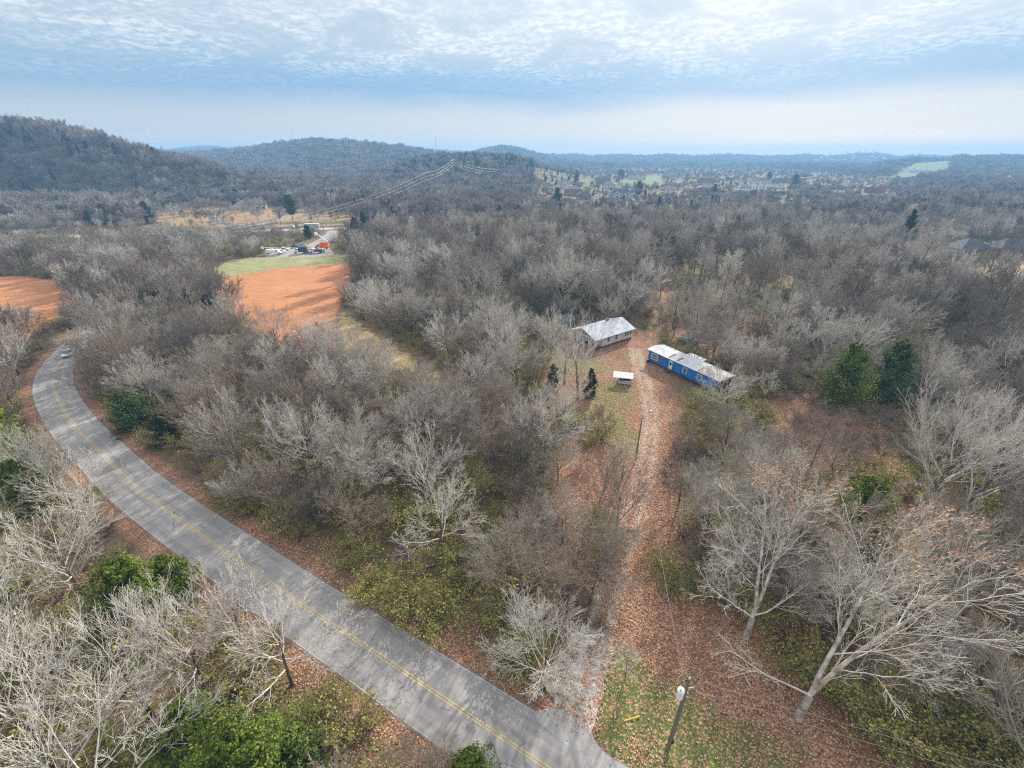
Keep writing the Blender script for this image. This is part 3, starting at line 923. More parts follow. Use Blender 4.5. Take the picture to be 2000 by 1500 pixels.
def scatter(name, sources, pts, idx, scl, rot, kind='stuff'):
    """one stuff object: points with chosen plants grown on them"""
    me = bpy.data.meshes.new(name)
    n = len(pts)
    me.vertices.add(n)
    me.vertices.foreach_set('co', np.asarray(pts, dtype=np.float32).ravel())
    a = me.attributes.new('idx', 'INT', 'POINT'); a.data.foreach_set('value', np.asarray(idx, dtype=np.int32))
    a = me.attributes.new('scl', 'FLOAT_VECTOR', 'POINT'); a.data.foreach_set('vector', np.asarray(scl, dtype=np.float32).ravel())
    a = me.attributes.new('rot', 'FLOAT_VECTOR', 'POINT'); a.data.foreach_set('vector', np.asarray(rot, dtype=np.float32).ravel())
    ng = bpy.data.node_groups.new(name, 'GeometryNodeTree')
    ng.interface.new_socket('Geometry', in_out='INPUT', socket_type='NodeSocketGeometry')
    ng.interface.new_socket('Geometry', in_out='OUTPUT', socket_type='NodeSocketGeometry')
    gi, go = ng.nodes.new('NodeGroupInput'), ng.nodes.new('NodeGroupOutput')
    join = ng.nodes.new('GeometryNodeJoinGeometry')
    for s_ in reversed(sources):
        oi = ng.nodes.new('GeometryNodeObjectInfo')
        oi.inputs['Object'].default_value = s_
        g2 = ng.nodes.new('GeometryNodeGeometryToInstance')
        ng.links.new(oi.outputs['Geometry'], g2.inputs[0])
        ng.links.new(g2.outputs[0], join.inputs[0])
    iop = ng.nodes.new('GeometryNodeInstanceOnPoints')
    iop.inputs['Pick Instance'].default_value = True
    def na(nm, dt):
        q = ng.nodes.new('GeometryNodeInputNamedAttribute'); q.data_type = dt; q.inputs[0].default_value = nm
        return [o_ for o_ in q.outputs if o_.enabled and o_.name == 'Attribute'][0]
    ng.links.new(gi.outputs[0], iop.inputs['Points'])
    ng.links.new(join.outputs[0], iop.inputs['Instance'])
    ng.links.new(na('idx', 'INT'), iop.inputs['Instance Index'])
    ng.links.new(na('scl', 'FLOAT_VECTOR'), iop.inputs['Scale'])
    ng.links.new(na('rot', 'FLOAT_VECTOR'), iop.inputs['Rotation'])
    ng.links.new(iop.outputs[0], go.inputs[0])
    o = link(name, me)
    md = o.modifiers.new('plants', 'NODES'); md.node_group = ng
    tag(o, kind=kind)
    return o


def jgrid(x0, x1, y0, y1, s, rg, jit=0.42):
    xs, ys = np.arange(x0, x1, s), np.arange(y0, y1, s)
    X_, Y_ = np.meshgrid(xs, ys)
    X_ = X_ + (np.arange(len(ys)) % 2)[:, None] * s * 0.5
    X_ = X_ + rg.uniform(-jit, jit, X_.shape) * s
    Y_ = Y_ + rg.uniform(-jit, jit, Y_.shape) * s
    return X_.ravel(), Y_.ravel()


def vis(x, y, mg=150, z=8.0):
    dz = z - CAM_H
    fwd = y * CP - dz * SP
    up = y * SP + dz * CP
    fwd = np.maximum(fwd, 1e-3)
    px_, py_ = 1000 + F_PX * x / fwd, 750 - F_PX * up / fwd
    return (px_ > -mg) & (px_ < 2000 + mg) & (py_ < 1500 + mg) & (y * CP - dz * SP > 2)


def open_land(x, y, tree_r=3.0):
    """True where no forest stands"""
    rl = line_d(x, y, ROAD[::3])
    leftside = y < np.interp(x, *zip(*sorted([p for p in ROAD if p[1] < 84], key=lambda q: q[0])))
    o = rl < np.where(y > 135, 4.4, np.where(leftside & (x > -75), 4.7, 5.6))
    o |= poly_sd(x, y, YARD) < tree_r * 0.5
    o |= line_d(x, y, HWY[::2]) < 8 + tree_r * 0.6
    for pl, b in ((FIELD_R, 0), (FIELD_L, 1), (GREENS, 1), (LOT, 3), (PARK, 0), (HOMEYARD, -9)):
        o |= (poly_sd(x, y, pl) < b) & ((y < 468) | (pl is not PARK))
    o |= poly_sd(x, y, CORR) < 1.5
    o |= poly_sd(x, y, LEFTLEAF) < -1
    o |= line_d(x, y, LANE) < 5
    return o


def set_tone(o, mat):
    o.material_slots[0].link = 'OBJECT'
    o.material_slots[0].material = mat


TREES = []          # (object, x, y, tone, word, H)


def place_tree(k, x, y, scale, rz, tone, name='bare_tree', label=None, lean=(0, 0), trunk_mat=None, group='bare trees of the near woods'):
    tm, cm, H, word = PROTO[k]
    e = link(name, None, (x, y, float(hgt(np.array([x]), np.array([y]))[0]) - 0.05), rz, None, (scale, scale, scale * rng.uniform(0.92, 1.1)))
    e.rotation_euler.x, e.rotation_euler.y = lean
    tr = link('trunk', tm, parent=e); cr = link('crown', cm, parent=e)
    set_tone(cr, TONES[tone])
    if trunk_mat: set_tone(tr, trunk_mat)
    tag(e, label, 'bare tree', None if label else group)
    TREES.append((e, x, y, tone, word, H * scale))
    return e


# ---- the trees one can single out ------------------------------------------------
HERO_XY = []
FRONT = []          # (x, y, half width, how far in front nothing else stands)
# the two-stemmed sycamore by the drive
def sycamore(px_, py_, H, seed, lean, name_label, stems, spread=1.0, leaf=True):
    x, y = G(px_, py_)
    HERO_XY.append((x, y, 3.8))
    e = thing('sycamore_tree', name_label, 'sycamore', (x, y, 0))
    rg = np.random.default_rng(seed)
    S = style(H, 'fan')
    S.update(n=[8, 7, 6, 4], limb=0.48, t0=[0.18, 0.18, 0.15, 0.15], ang=[44, 38, 36, 36], trunk=0.95, taper=[0.2, 0.2, 0.25, 0.4, 0.6], k=[9, 7, 5, 4, 3], up=[0.15, 0.35, 0.3, 0.25, 0.2],
             shape=lambda q: 1.15 - 0.65 * q, wob=[0.05, 0.10, 0.12, 0.14, 0.15], rr=[0.36, 0.42, 0.5, 0.6])
    out = {i: [] for i in range(6)}; tips = []
    base = np.array([0, 0, -0.3])
    fork = np.array([lean[0] * 0.18 * H, lean[1] * 0.18 * H, H * 0.18])
    mb_ = [([base, base + (fork - base) * 0.3 + [0.05, 0, 0], fork], [H * 0.024, H * 0.017, H * 0.0155], 9)]
    for (ax_, ay_, L) in stems:
        d = np.array([ax_, ay_, 1.0]); d /= np.linalg.norm(d)
        S['H'] = L * H
        grow(rg, S, fork - d * 0.2, d, L * H * 0.9, H * 0.0115, 0, out, tips)
    # side boughs off the short bole, bare below the fork
    for q, az_ in enumerate((2.9, 0.2)):
        d = np.array([math.cos(az_), math.sin(az_), 0.55]); d /= np.linalg.norm(d)
        grow(rg, S, fork * (0.95 + 0.1 * q) if q < 2 else fork, d, H * 0.42, H * 0.0055, 1, out, tips)
    Vt, Ft = tube_mesh(mb_ + out[0])
    link('trunk', np_mesh('trunk', Vt, Ft, M['syc_trunk'], smooth=True), parent=e)
    cr = []
    for l, mr in ((1, 0.028), (2, 0.018), (3, 0.013), (4, 0.011)):
        cr += min_r(out[l], mr)
    Vc, Fc = tube_mesh(cr)
    link('crown', np_mesh('crown', Vc, Fc, M['syc'], smooth=True), parent=e)
    if leaf:
        tp = np.array(tips)
        topz = np.percentile(tp[:, 2], 62)
        sel = tp[(tp[:, 2] > topz) & (rg.uniform(0, 1, len(tp)) < 0.7)]
        Vl, Fl = cards(rg, sel + rg.normal(0, 0.06, sel.shape), np.tile([0, 0, 1.0], (len(sel), 1)), 0.17, 0.8, 1.2)
        link('leaves', np_mesh('leaves', Vl, Fl, M['rustleaf']), parent=e)
    return e


sycamore(1558, 1400, 19, 21, (0.05, 0.02), 'white-barked sycamore with two leaning stems and rusty leaf tips, beside the utility pole lawn', [(0.36, 0.32, 0.92), (0.85, 0.22, 0.95)])
sycamore(1455, 1245, 18, 23, (0.02, 0.03), 'pale ascending tree with rusty top leaves behind the two-stemmed sycamore', [(0.12, 0.34, 0.84), (0.42, 0.36, 0.86)])


def hero(px_, py_, H, kind, seed, tone, label, dens=1.0, lean=(0, 0), mod=None, clear=4.5, trunk_mat=None, twig=0.0135):
    x, y = G(px_, py_)
    HERO_XY.append((x, y, clear)); FRONT.append((x, y, clear * 0.8, 7.0 + (clear > 5) * 4))
    e = thing('bare_tree', label, 'bare tree', (x, y, float(hgt(np.array([x]), np.array([y]))[0]) - 0.05))
    (Vt, Ft), (Vc, Fc), tips = make_bare(seed, H, kind, dens, 0, twig, lean)
    link('trunk', np_mesh('trunk', Vt, Ft, trunk_mat or M['trunk'], smooth=True), parent=e)
    link('crown', np_mesh('crown', Vc, Fc, TONES[tone], smooth=True), parent=e)
    return e


hero(860, 1090, 13.5, 'round', 31, 'pale grey', 'round pale tree with wide radiating limbs on a dark leaning trunk, mid-thicket left of drive', 1.1, (0.12, 0.0), clear=6)
hero(1058, 1350, 11.5, 'round', 33, 'pale grey', 'broad round-crowned tree standing by the two boulders at the drive entrance', 1.3, clear=6, trunk_mat=M['trunk'])
hero(1222, 1322, 5.0, 'sapling', 35, 'pale grey', 'small feathery sapling on the leafy grass beside the drive', 1.2, clear=2.5, twig=0.010)
hero(1180, 958, 9.0, 'fan', 37, 'brownish grey', 'slender tree on the left edge of the drive above the leafy hollow', 0.8, clear=3)
hero(1215, 935, 8.0, 'fan', 39, 'pale grey', 'smaller pale tree right beside the drive edge, halfway up', 0.8, clear=3)
hero(1795, 1000, 21, 'fan', 41, 'pale grey', 'huge pale tree with many parallel ascending limbs at the right edge', 1.15, (0.08, 0.0), clear=8)
hero(1860, 1010, 20, 'fan', 43, 'pale grey', 'tall pale tree leaning outward beside the huge right-edge tree', 1.0, (0.3, 0.0), clear=5)
hero(1700, 560, 17, 'fan', 45, 'pale grey', 'silvery fan-shaped tree rising behind the pair of green cedars', 1.0, clear=5)
hero(1128, 778, 19, 'fan', 47, 'pale grey', 'tall straight tree standing in the yard between white cabin and shed', 0.9, clear=3)
hero(1000, 700, 15, 'fan', 49, 'pale grey', 'pale forked tree at the wood edge left of the white cabin', 1.0, clear=4)
hero(170, 1165, 15, 'round', 51, 'pale grey', 'wide pale tree leaning over the green cedar beside the road', 1.0, (-0.05, 0), clear=5)
hero(300, 1395, 15, 'fan', 53, 'pale grey', 'pale crowded tree whose twigs reach across the road edge, lower left woods', 1.1, clear=4)
hero(395, 1325, 14, 'fan', 55, 'pale grey', 'pale tree on the leafy bank whose crown overhangs the near road lane', 1.0, (0.1, 0), clear=4)
hero(160, 1560, 17, 'round', 57, 'pale grey', 'large white-limbed tree spreading over the bottom left corner', 1.0, clear=4)
hero(60, 1440, 14, 'fan', 91, 'pale grey', 'pale tree at the bottom left, above the corner tree', 1.0, clear=3)
hero(250, 1640, 17, 'round', 93, 'pale grey', 'pale tree whose twigs fill the bottom edge left of the bright evergreen', 1.0, clear=3)
hero(40, 1310, 13, 'round', 95, 'pale grey', 'pale twiggy tree at the left edge, lower woods', 1.0, clear=3)
hero(690, 1640, 9, 'thicket', 97, 'brownish grey', 'low brown twiggy tree at the bottom edge left of the young pine', 0.9, clear=2)
hero(1100, 835, 11, 'fan', 101, 'pale grey', 'pale crooked tree at the lower left corner of the yard', 0.9, clear=2)
hero(1165, 862, 8, 'fan', 103, 'brownish grey', 'slim brown tree at the bottom of the yard near the drive', 0.8, clear=2)
hero(1102, 750, 14, 'fan', 105, 'pale grey', 'pale forked tree left of the straight yard tree, branches over the cabin porch', 0.8, clear=2)
hero(1318, 885, 8, 'thicket', 107, 'brownish grey', 'twiggy brown tree right of the white bag on the drive', 1.0, clear=2)
hero(1325, 985, 9, 'round', 109, 'dark grey', 'dark twiggy tree on the right edge of the drive, halfway up', 1.0, clear=2)
hero(655, 412, 17, 'fan', 59, 'pale grey', 'white-limbed tree standing alone on the slope above the highway', 0.9, clear=5, twig=0.05)
hero(1265, 560, 22, 'round', 61, 'grey', 'very tall tree towering over the woods beyond the white cabin', 1.0, clear=4, twig=0.02)
hero(1920, 560, 24, 'oak', 63, 'dark grey', 'massive dark tree in front of the dark-roofed house at right', 1.0, clear=5, twig=0.02)
hero(470, 640, 12, 'thicket', 65, 'grey', 'open-crowned tree at the left edge of the orange field', 0.7, clear=3, twig=0.02)
hero(572, 1338, 13, 'round', 67, 'pale grey', 'pale tree rooted at the road edge whose crown hangs over the yellow line', 1.0, (-0.02, 0.03), clear=4)
hero(478, 1262, 12.5, 'fan', 69, 'pale grey', 'pale tree at the road edge up the road from the overhanging one', 0.9, (0.06, 0.04), clear=4)
hero(190, 1028, 13, 'round', 71, 'pale grey', 'twiggy tree leaning over the road right after the bend', 1.0, (0.05, 0.03), clear=4)
hero(120, 985, 12, 'fan', 73, 'grey', 'upright twiggy tree below the big left-edge cedar', 1.0, clear=3)
hero(700, 1060, 11, 'round', 75, 'brownish grey', 'rosy-brown round tree above the road bank, left of the round pale tree', 1.1, clear=5)
hero(840, 985, 13, 'fan', 77, 'pale grey', 'tall pale tree standing right behind the round pale tree', 0.9, (0, 0.02), clear=4)
hero(560, 890, 12, 'fan', 79, 'pale grey', 'pale spreading tree in the middle of the left thicket', 1.0, clear=5)
hero(1075, 690, 13, 'fan', 81, 'pale grey', 'white-limbed tree whose branches cover the left end of the white cabin', 0.9, clear=3)
hero(1400, 815, 12, 'round', 85, 'pale grey', 'twiggy tree whose crown screens the rear end of the blue mobile home', 1.0, clear=2)
hero(1375, 850, 8, 'thicket', 87, 'brownish grey', 'low brown twiggy tree in front of the blue mobile home', 1.0, clear=2)
hero(172, 712, 8, 'round', 89, 'grey', 'twiggy tree reaching over the white car at the road bend', 1.0, clear=2)
hero(1450, 640, 17, 'oak', 83, 'dark grey', 'dark crooked tree behind the blue mobile home', 0.9, clear=3)

# ---- evergreens -------------------------------------------------------------------
CED = []


def cedar(px_, py_, H, W, label, seed, mat='cedar', n=7000, size=0.17, cone=0.75, z=0, name='cedar_tree', cat='cedar', ragged=0.38, group=None, z0=0.06):
    x, y = G(px_, py_)
    z = float(hgt(np.array([x]), np.array([y]))[0])
    if z > 1.5:                      # on a hillside: walk back to where the photo column meets the slope
        for k in range(40):
            x, y = G(px_, py_, z); z = 0.5 * z + 0.5 * float(hgt(np.array([x]), np.array([y]))[0])
    HERO_XY.append((x, y, W * 0.4)); FRONT.append((x, y, W * 0.55, (8.0 if y < 60 else 19.0) if y < 130 else 22.0))
    e = thing(name, label, cat, (x, y, z), 0, group)
    (Vt, Ft), (Vf, Ff) = make_cedar(seed, H, W, n, size, cone, z0, ragged)
    link('trunk', np_mesh('trunk', Vt, Ft, M['trunk'], smooth=True), parent=e)
    link('crown', np_mesh('crown', Vf, Ff, M[mat]), parent=e)
    CED.append((x, y))
    return e


cedar(12, 935, 15, 12, 'large green cedar at the left edge inside the road bend', 1, 'bushgreen', 16000, 0.22, 0.55)
cedar(70, 990, 8, 8, 'lower green cedar just below the large one at the left edge', 2, 'bushgreen', 9000, 0.2, 0.6)
cedar(275, 1195, 7.5, 9, 'bright green cedar beside the straight road, left side', 3, 'bushgreen', 16000, 0.16, 0.45)
cedar(345, 1160, 5.5, 6, 'smaller bright green cedar touching the road edge next to its twin', 4, 'bushgreen', 9000, 0.15, 0.5)
cedar(500, 1550, 8, 10, 'broad bright green evergreen at the bottom of the woods near the road', 5, 'bushgreen', 22000, 0.13, 0.4)
cedar(395, 1500, 7, 8, 'bright green evergreen behind the broad one at the bottom left', 6, 'bushgreen', 14000, 0.13, 0.45)
cedar(590, 1500, 4.5, 4.5, 'small bushy green evergreen on the red leaf bank', 7, 'cedar', 9000, 0.12, 0.45)
cedar(918, 1535, 4.6, 5.0, 'small bright pine at the bottom edge against the road', 8, 'bushgreen', 12000, 0.12, 0.7, name='young_pine', cat='pine')
cedar(265, 835, 6, 10, 'low dark green cedar in the thicket across the road', 9, 'cedar', 9000, 0.2, 0.4)
cedar(330, 860, 5, 7, 'dark green cedar half hidden by twigs across the road', 10, 'cedar_dark', 6000, 0.2, 0.5)
cedar(1632, 790, 13, 12, 'left one of the two green cedars right of the blue trailer', 11, 'bushgreen', 12000, 0.22, 0.6)
cedar(1716, 782, 13, 12, 'right one of the two green cedars right of the blue trailer', 12, 'cedar', 12000, 0.22, 0.6)
cedar(1668, 1030, 8, 8, 'green cedar tucked behind the pale ascending tree', 13, 'bushgreen', 12000, 0.17, 0.5)
cedar(1752, 500, 22, 9, 'tallest dark cedar rising above the woods at upper right', 14, 'cedar_dark', 9000, 0.36, 0.5)
cedar(1079, 752, 5.2, 3.4, 'small bright green cedar on the yard grass', 15, 'cedar', 5000, 0.16, 0.6)
cedar(1150, 775, 6.5, 4.0, 'dark ragged cedar beside the white shed', 16, 'cedar_dark', 4500, 0.18, 0.7)
cedar(572, 432, 18, 14, 'big round green pine beside the highway in the park', 17, 'cedar', 7000, 0.5, 0.35, name='pine_tree', cat='pine', z0=0.3)
cedar(292, 437, 15, 11, 'olive green conifer at the left end of the park slope', 18, 'cedar_dark', 5000, 0.5, 0.5)
cedar(602, 466, 7.5, 6, 'dark rounded cedar beside the gravel lane', 19, 'cedar_dark', 5000, 0.3, 0.45)
cedar(695, 462, 11, 8, 'dark cedar at the wood edge right of the gravel lane', 20, 'cedar_dark', 5000, 0.35, 0.5)
cedar(712, 455, 13, 7, 'taller dark cedar right behind the wood-edge cedar by the lane', 21, 'cedar_dark', 4000, 0.4, 0.6)
cedar(320, 615, 7, 7, 'dark green cedar in the tree belt left of the orange field', 22, 'cedar_dark', 7000, 0.28, 0.45)
cedar(415, 625, 7.5, 6, 'dark cedar at the orange field corner of the tree belt', 23, 'cedar_dark', 7000, 0.28, 0.5)
cedar(372, 600, 6, 5, 'dark cedar between the two tree-belt cedars', 24, 'cedar_dark', 5000, 0.28, 0.5)
cedar(1285, 410, 12, 6, 'lone dark cedar in the far tree line below the village', 25, 'cedar_dark', 2500, 0.5, 0.6)
cedar(1087, 400, 15, 12, 'dark evergreen clump left of the red brick house', 26, 'cedar_dark', 3500, 0.7, 0.4)
cedar(1393, 385, 14, 10, 'dark conical evergreen among the village houses', 27, 'cedar_dark', 2500, 0.7, 0.7)
cedar(1125, 355, 18, 13, 'dark pointed evergreen behind the red brick house', 28, 'cedar_dark', 2500, 0.8, 0.7)
cedar(1212, 350, 17, 26, 'dark evergreen hedge clump between the tan village houses', 29, 'cedar_dark', 3500, 0.8, 0.3)
cedar(1550, 366, 18, 16, 'rounded evergreen at the right end of the village', 30, 'cedar_dark', 3000, 0.8, 0.4)
cedar(1246, 380, 14, 16, 'grey-green round evergreen in front of the far lawns', 31, 'cedar', 3000, 0.7, 0.35)
cedar(1500, 352, 16, 14, 'evergreen behind the white village house', 32, 'cedar_dark', 2500, 0.8, 0.5)
cedar(725, 365, 15, 13, 'dark cedar clump on the rise beyond the highway', 33, 'cedar_dark', 3000, 0.7, 0.5)
cedar(760, 372, 16, 12, 'second dark cedar on the rise beyond the highway', 34, 'cedar_dark', 3000, 0.7, 0.5)

# rust-leaved oaks on the far slope
for k_, (px_, py_, lb) in enumerate([(398, 352, 'rusty-leaved oak on the wooded hillside above the park'), (614, 336, 'rusty-leaved oak at the foot of the far ridge'), (495, 332, 'faint rusty oak between the other two rusty ones')]):
    Yd = 640 + k_ * 60
    x = ang(px_) * Yd
    z = float(hgt(np.array([x]), np.array([Yd]))[0])
    e = thing('rusty_oak', lb, 'oak tree', (x, Yd, z + 2))
    (Vt, Ft), (Vf, Ff) = make_cedar(700 + k_, 18, 19, 1800, 0.8, 0.35, 0.2)
    link('trunk', np_mesh('trunk', Vt, Ft, M['trunk']), parent=e)
    link('crown', np_mesh('crown', Vf, Ff, M['rustleaf']), parent=e)

# ---- shrubs with leaves, one by one -------------------------------------------------
SH = []
for i in range(4):
    (Vt, Ft), (Vf, Ff) = make_bush(800 + i, 2.8, 3.8, 1500, 0.105, 26)
    SH.append((np_mesh('stems', Vt, Ft, M['brush']), np_mesh('leaves', Vf, Ff, M['honey'] if i < 3 else M['bushgreen'])))
shrubs = [(720, 1170, 1.1, 'left of the drive thicket, above the road bank'), (775, 1180, 1.2, 'second along the road bank'), (850, 1225, 1.2, 'lowest one above the road bank'), (820, 1190, 1.1, 'between its neighbours above the road bank'),
          (905, 1130, 1.0, 'under the round pale tree'), (745, 1140, 0.9, 'behind the first of the bank'), (1160, 1030, 1.0, 'on the left edge of the drive'), (1185, 1090, 1.0, 'nearer on the left edge of the drive'),
          (1318, 1150, 1.0, 'on the right edge of the drive'), (1365, 1155, 1.0, 'right next to the drive-edge one'), (1290, 1105, 0.8, 'smallest by the right drive edge'), (1540, 1270, 1.3, 'behind the trunk of the two-stemmed sycamore'),
          (1600, 1340, 1.3, 'right of the two-stemmed sycamore'), (1690, 1420, 1.4, 'at the lower right wood edge'), (1760, 1450, 1.4, 'further down the lower right wood edge'), (1830, 1470, 1.3, 'near the bottom right corner'),
          (1900, 1440, 1.3, 'behind the bottom right corner one'), (1460, 1190, 1.1, 'below the pale ascending tree'), (1130, 830, 0.9, 'at the bottom of the yard'), (1150, 865, 0.9, 'under the leafy hollow of the yard'),
          (1005, 1290, 1.0, 'left of the entrance tree'), (1035, 1320, 0.8, 'against the entrance tree trunk'), (620, 1390, 0.7, 'on the red leaf bank across the road'), (655, 1365, 0.7, 'second on the red leaf bank across the road'),
          (60, 1150, 1.2, 'at the left picture edge under pale twigs'), (120, 1240, 1.2, 'below the wide pale tree'), (230, 1200, 1.0, 'behind the bright green cedar'), (20, 1300, 1.2, 'in the lower left brush'),
          (430, 980, 0.9, 'on the far road bank at the straight'), (480, 1000, 0.9, 'further along the far road bank'), (55, 690, 1.2, 'beside the road bend by the left field'), (1480, 905, 1.0, 'in the brush below the blue trailer'),
          (1390, 890, 1.0, 'in the brush right of the drive top'), (1040, 905, 0.9, 'in the gap of the middle thicket'), (640, 905, 1.0, 'in the heart of the left thicket'), (1640, 1210, 1.3, 'behind the sycamore crown')]
for i, (px_, py_, s, where) in enumerate(shrubs):
    st, lf_ = SH[3 if i in (8, 9, 20, 4, 26) else i % 3]
    x, y = G(px_, py_)
    e = thing('leafy_shrub', 'yellow-green leafy shrub ' + where, 'shrub', (x, y, 0), i * 1.7, 'leafy shrubs along the wood edges')
    e.scale = (s * 1.15, s * 1.15, s)
    link('stems', st, parent=e); link('foliage', lf_, parent=e)

# ---- forest fill: individuals for the trees that show largest, one object for the rest
rgf = np.random.default_rng(77)
fx, fy = jgrid(-420, 420, 4, 365, 5.6, rgf)
ok = vis(fx, fy, 220) & ~open_land(fx, fy, 2.5)
hx = np.array(HERO_XY)
for x, y, c in HERO_XY:
    ok &= np.hypot(fx - x, fy - y) > c
for x, y, hw, fr in FRONT:
    r_h = math.hypot(x, y); ux_, uy_ = x / r_h, y / r_h
    al_ = (x - fx) * ux_ + (y - fy) * uy_; la_ = np.abs((x - fx) * uy_ - (y - fy) * ux_)
    ok &= ~((al_ > 0) & (al_ < fr) & (la_ < hw + 1.5))
gq = G(1115, 1290)
ok &= np.hypot(fx - gq[0], fy - gq[1]) > 4.5
BLD = [(22.5, 119, 11), (38.5, 89, 10.5), (24.8, 88.8, 4), (214, 206, 16), (-237, 455, 14)]
for x, y, c in BLD:
    ok &= np.hypot(fx - x, fy - y) > c
# thin the line of sight to the cabin and the trailer, and the clear band in front of them
ok &= ~((poly_sd(fx, fy, [G(1265, 720), G(1440, 790), G(1470, 850), G(1330, 830)]) < 0))
ok &= ~((poly_sd(fx, fy, [G(1090, 690), G(1250, 690), G(1250, 720), G(1090, 730)]) < 0))
# seen through the thin wood behind the trailer
thin = poly_sd(fx, fy, [G(1230, 640), G(1300, 520), G(1560, 510), G(1560, 640), G(1430, 690)]) < 0
ok &= ~(thin & (rgf.uniform(0, 1, len(fx)) < 0.55))
ok &= ~((vnoise(fx, fy, 13, 21) > 0.80) & (fy > 35))
fx, fy = fx[ok], fy[ok]
o_ = np.argsort(np.hypot(fx, fy) ** 1.0)
fx, fy = fx[o_], fy[o_]
inside = vis(fx, fy, -15, 7.0)
NIND = 262
sel = np.where(inside)[0][:NIND]
rest = np.setdiff1d(np.arange(len(fx)), sel)


def pick_kind(x, y, rg):
    d = math.hypot(x, y)
    left = x < 0 and line_d(np.array([x]), np.array([y]), ROAD[::6])[0] < 60 and y < 160
    r = rg.uniform()
    if left:
        return rg.choice([0, 1, 2, 8, 9, 8, 9, 2, 0, 1])
    if x > 20 and y > 110:
        return rg.choice([6, 7, 6, 3, 4, 5, 11, 8])
    if x > 12:
        return rg.choice([3, 2, 8, 9, 8, 0, 1, 6, 9])
    return rg.choice([0, 1, 8, 9, 3, 5, 8, 10, 2])


WORDS = ['pale grey', 'grey', 'brownish grey', 'dark grey']
for i in sel:
    x, y = float(fx[i]), float(fy[i])
    k = int(pick_kind(x, y, rgf))
    tone = WORDS[int(rgf.choice([0, 1, 2, 3], p=[0.22, 0.34, 0.28, 0.16]))]
    s = rgf.uniform(0.62, 1.08) * (1.2 if rgf.uniform() < 0.08 else 1.0)
    # keep things low in front of the cabin, trailer and along the drive
    if 8 < x < 50 and 55 < y < 90:
        s *= 0.62
    place_tree(k, x, y, s, rgf.uniform(0, 6.28), tone, lean=(rgf.normal(0, 0.05), rgf.normal(0, 0.05)))

# mid-distance woodland (the belt between the lot and the highway is low brush)
pts = np.stack([fx[rest], fy[rest], np.maximum(hgt(fx[rest], fy[rest]), -0.3)], 1)
n = len(pts)
dd = np.hypot(pts[:, 0], pts[:, 1])
thinout = rgf.uniform(0, 1, n) < np.where(dd > 200, 0.8, 1.0)
pts = pts[thinout]; n = len(pts)
idx = rgf.choice([0, 1, 2, 3, 4, 5, 2, 1], n)
s = rgf.uniform(0.55, 1.25, n) * np.where(rgf.uniform(0, 1, n) < 0.07, 1.3, 1.0)
low = (pts[:, 0] < -20) & (pts[:, 1] < 170)
belt = (pts[:, 1] > 236) & (pts[:, 1] < 330) & (pts[:, 0] < -88) & (pts[:, 0] > -300)
s = np.where(belt, s * 0.55, s)
s = np.where(low, s * 0.85, s) * np.where(np.hypot(pts[:, 0], pts[:, 1]) > 270, 0.8, 1.0)
scl = np.stack([s, s, s * rgf.uniform(0.9, 1.12, n)], 1)
rot = np.stack([rgf.normal(0, 0.05, n), rgf.normal(0, 0.05, n), rgf.uniform(0, 6.28, n)], 1)
scatter('woodland', MID, pts, idx, scl, rot)

# hillside and distant woods
allp, alli, alls = [], [], []
bx, by = jgrid(-900, 1100, 340, 760, 8.0, rgf)
cx_, cy_ = jgrid(-2000, 2300, 760, 1500, 12.0, rgf)
dx_, dy_ = jgrid(-3300, 3600, 1500, 3000, 22.0, rgf)
for (x_, y_, sc_) in ((bx, by, 1.0), (cx_, cy_, 1.25), (dx_, dy_, 1.9)):
    k_ = np.abs(x_ / y_) < 1.1
    x_, y_ = x_[k_], y_[k_]
    o = ~open_land(x_, y_, 3) if y_.min() < 700 else np.ones(len(x_), bool)
    vil = poly_sd(x_, y_, VILLAGE) < 0
    o &= ~(vil & (rgf.uniform(0, 1, len(x_)) < 0.55))
    o &= ~((y_ > 385) & (poly_sd(x_, y_, VILFRONT) < 0) & (rgf.uniform(0, 1, len(x_)) < 0.3))
    o &= ~(poly_sd(x_, y_, HILLLAWN) < 5)
    for p in LAWNS:
        o &= ~(poly_sd(x_, y_, p) < 0)
    # behind the crests nothing shows
    for hx_c, hy_c in HOUSE_XY:
        o &= ~((np.abs(x_ - hx_c - (y_ - hy_c) * hx_c / hy_c) < 15) & (y_ > hy_c - 75) & (y_ < hy_c + 14))
    x_, y_ = x_[o], y_[o]
    h_ = hgt(x_, y_)
    allp.append(np.stack([x_, y_, h_], 1)); alls.append(np.full(len(x_), sc_))
P = np.vstack(allp); S_ = np.concatenate(alls)
# sparse park trees
qx, qy = jgrid(-420, -90, 350, 480, 19, rgf)
q_ = (poly_sd(qx, qy, PARK) < -2) & (line_d(qx, qy, PARKLOOP) > 4)
P = np.vstack([P, np.stack([qx[q_], qy[q_], hgt(qx[q_], qy[q_])], 1)]); S_ = np.concatenate([S_, np.full(q_.sum(), 0.85)])
n = len(P)
r_ = rgf.uniform(0, 1, n)
knoll = (np.abs(P[:, 1] - 950) < 220) & (P[:, 0] > ang(760) * P[:, 1]) & (P[:, 0] < ang(1130) * P[:, 1])
ev = (r_ < 0.05) | (knoll & (r_ < 0.5))
idx = np.where(ev, rgf.choice([4, 5], n), rgf.choice([0, 1, 2, 3], n))
vilin = (poly_sd(P[:, 0], P[:, 1], VILLAGE) < 0) | (poly_sd(P[:, 0], P[:, 1], VILFRONT) < 0)
s = S_ * rgf.uniform(0.75, 1.2, n) * np.where(vilin, 0.55, 1.0)
crest = (np.abs(P[:, 1] - 585) < 45) & (P[:, 0] < ang(420) * P[:, 1])
s = np.where(crest, s * 1.3, s)
wd_ = np.where(ev, 1.0, np.where(crest, 0.9, 1.3))
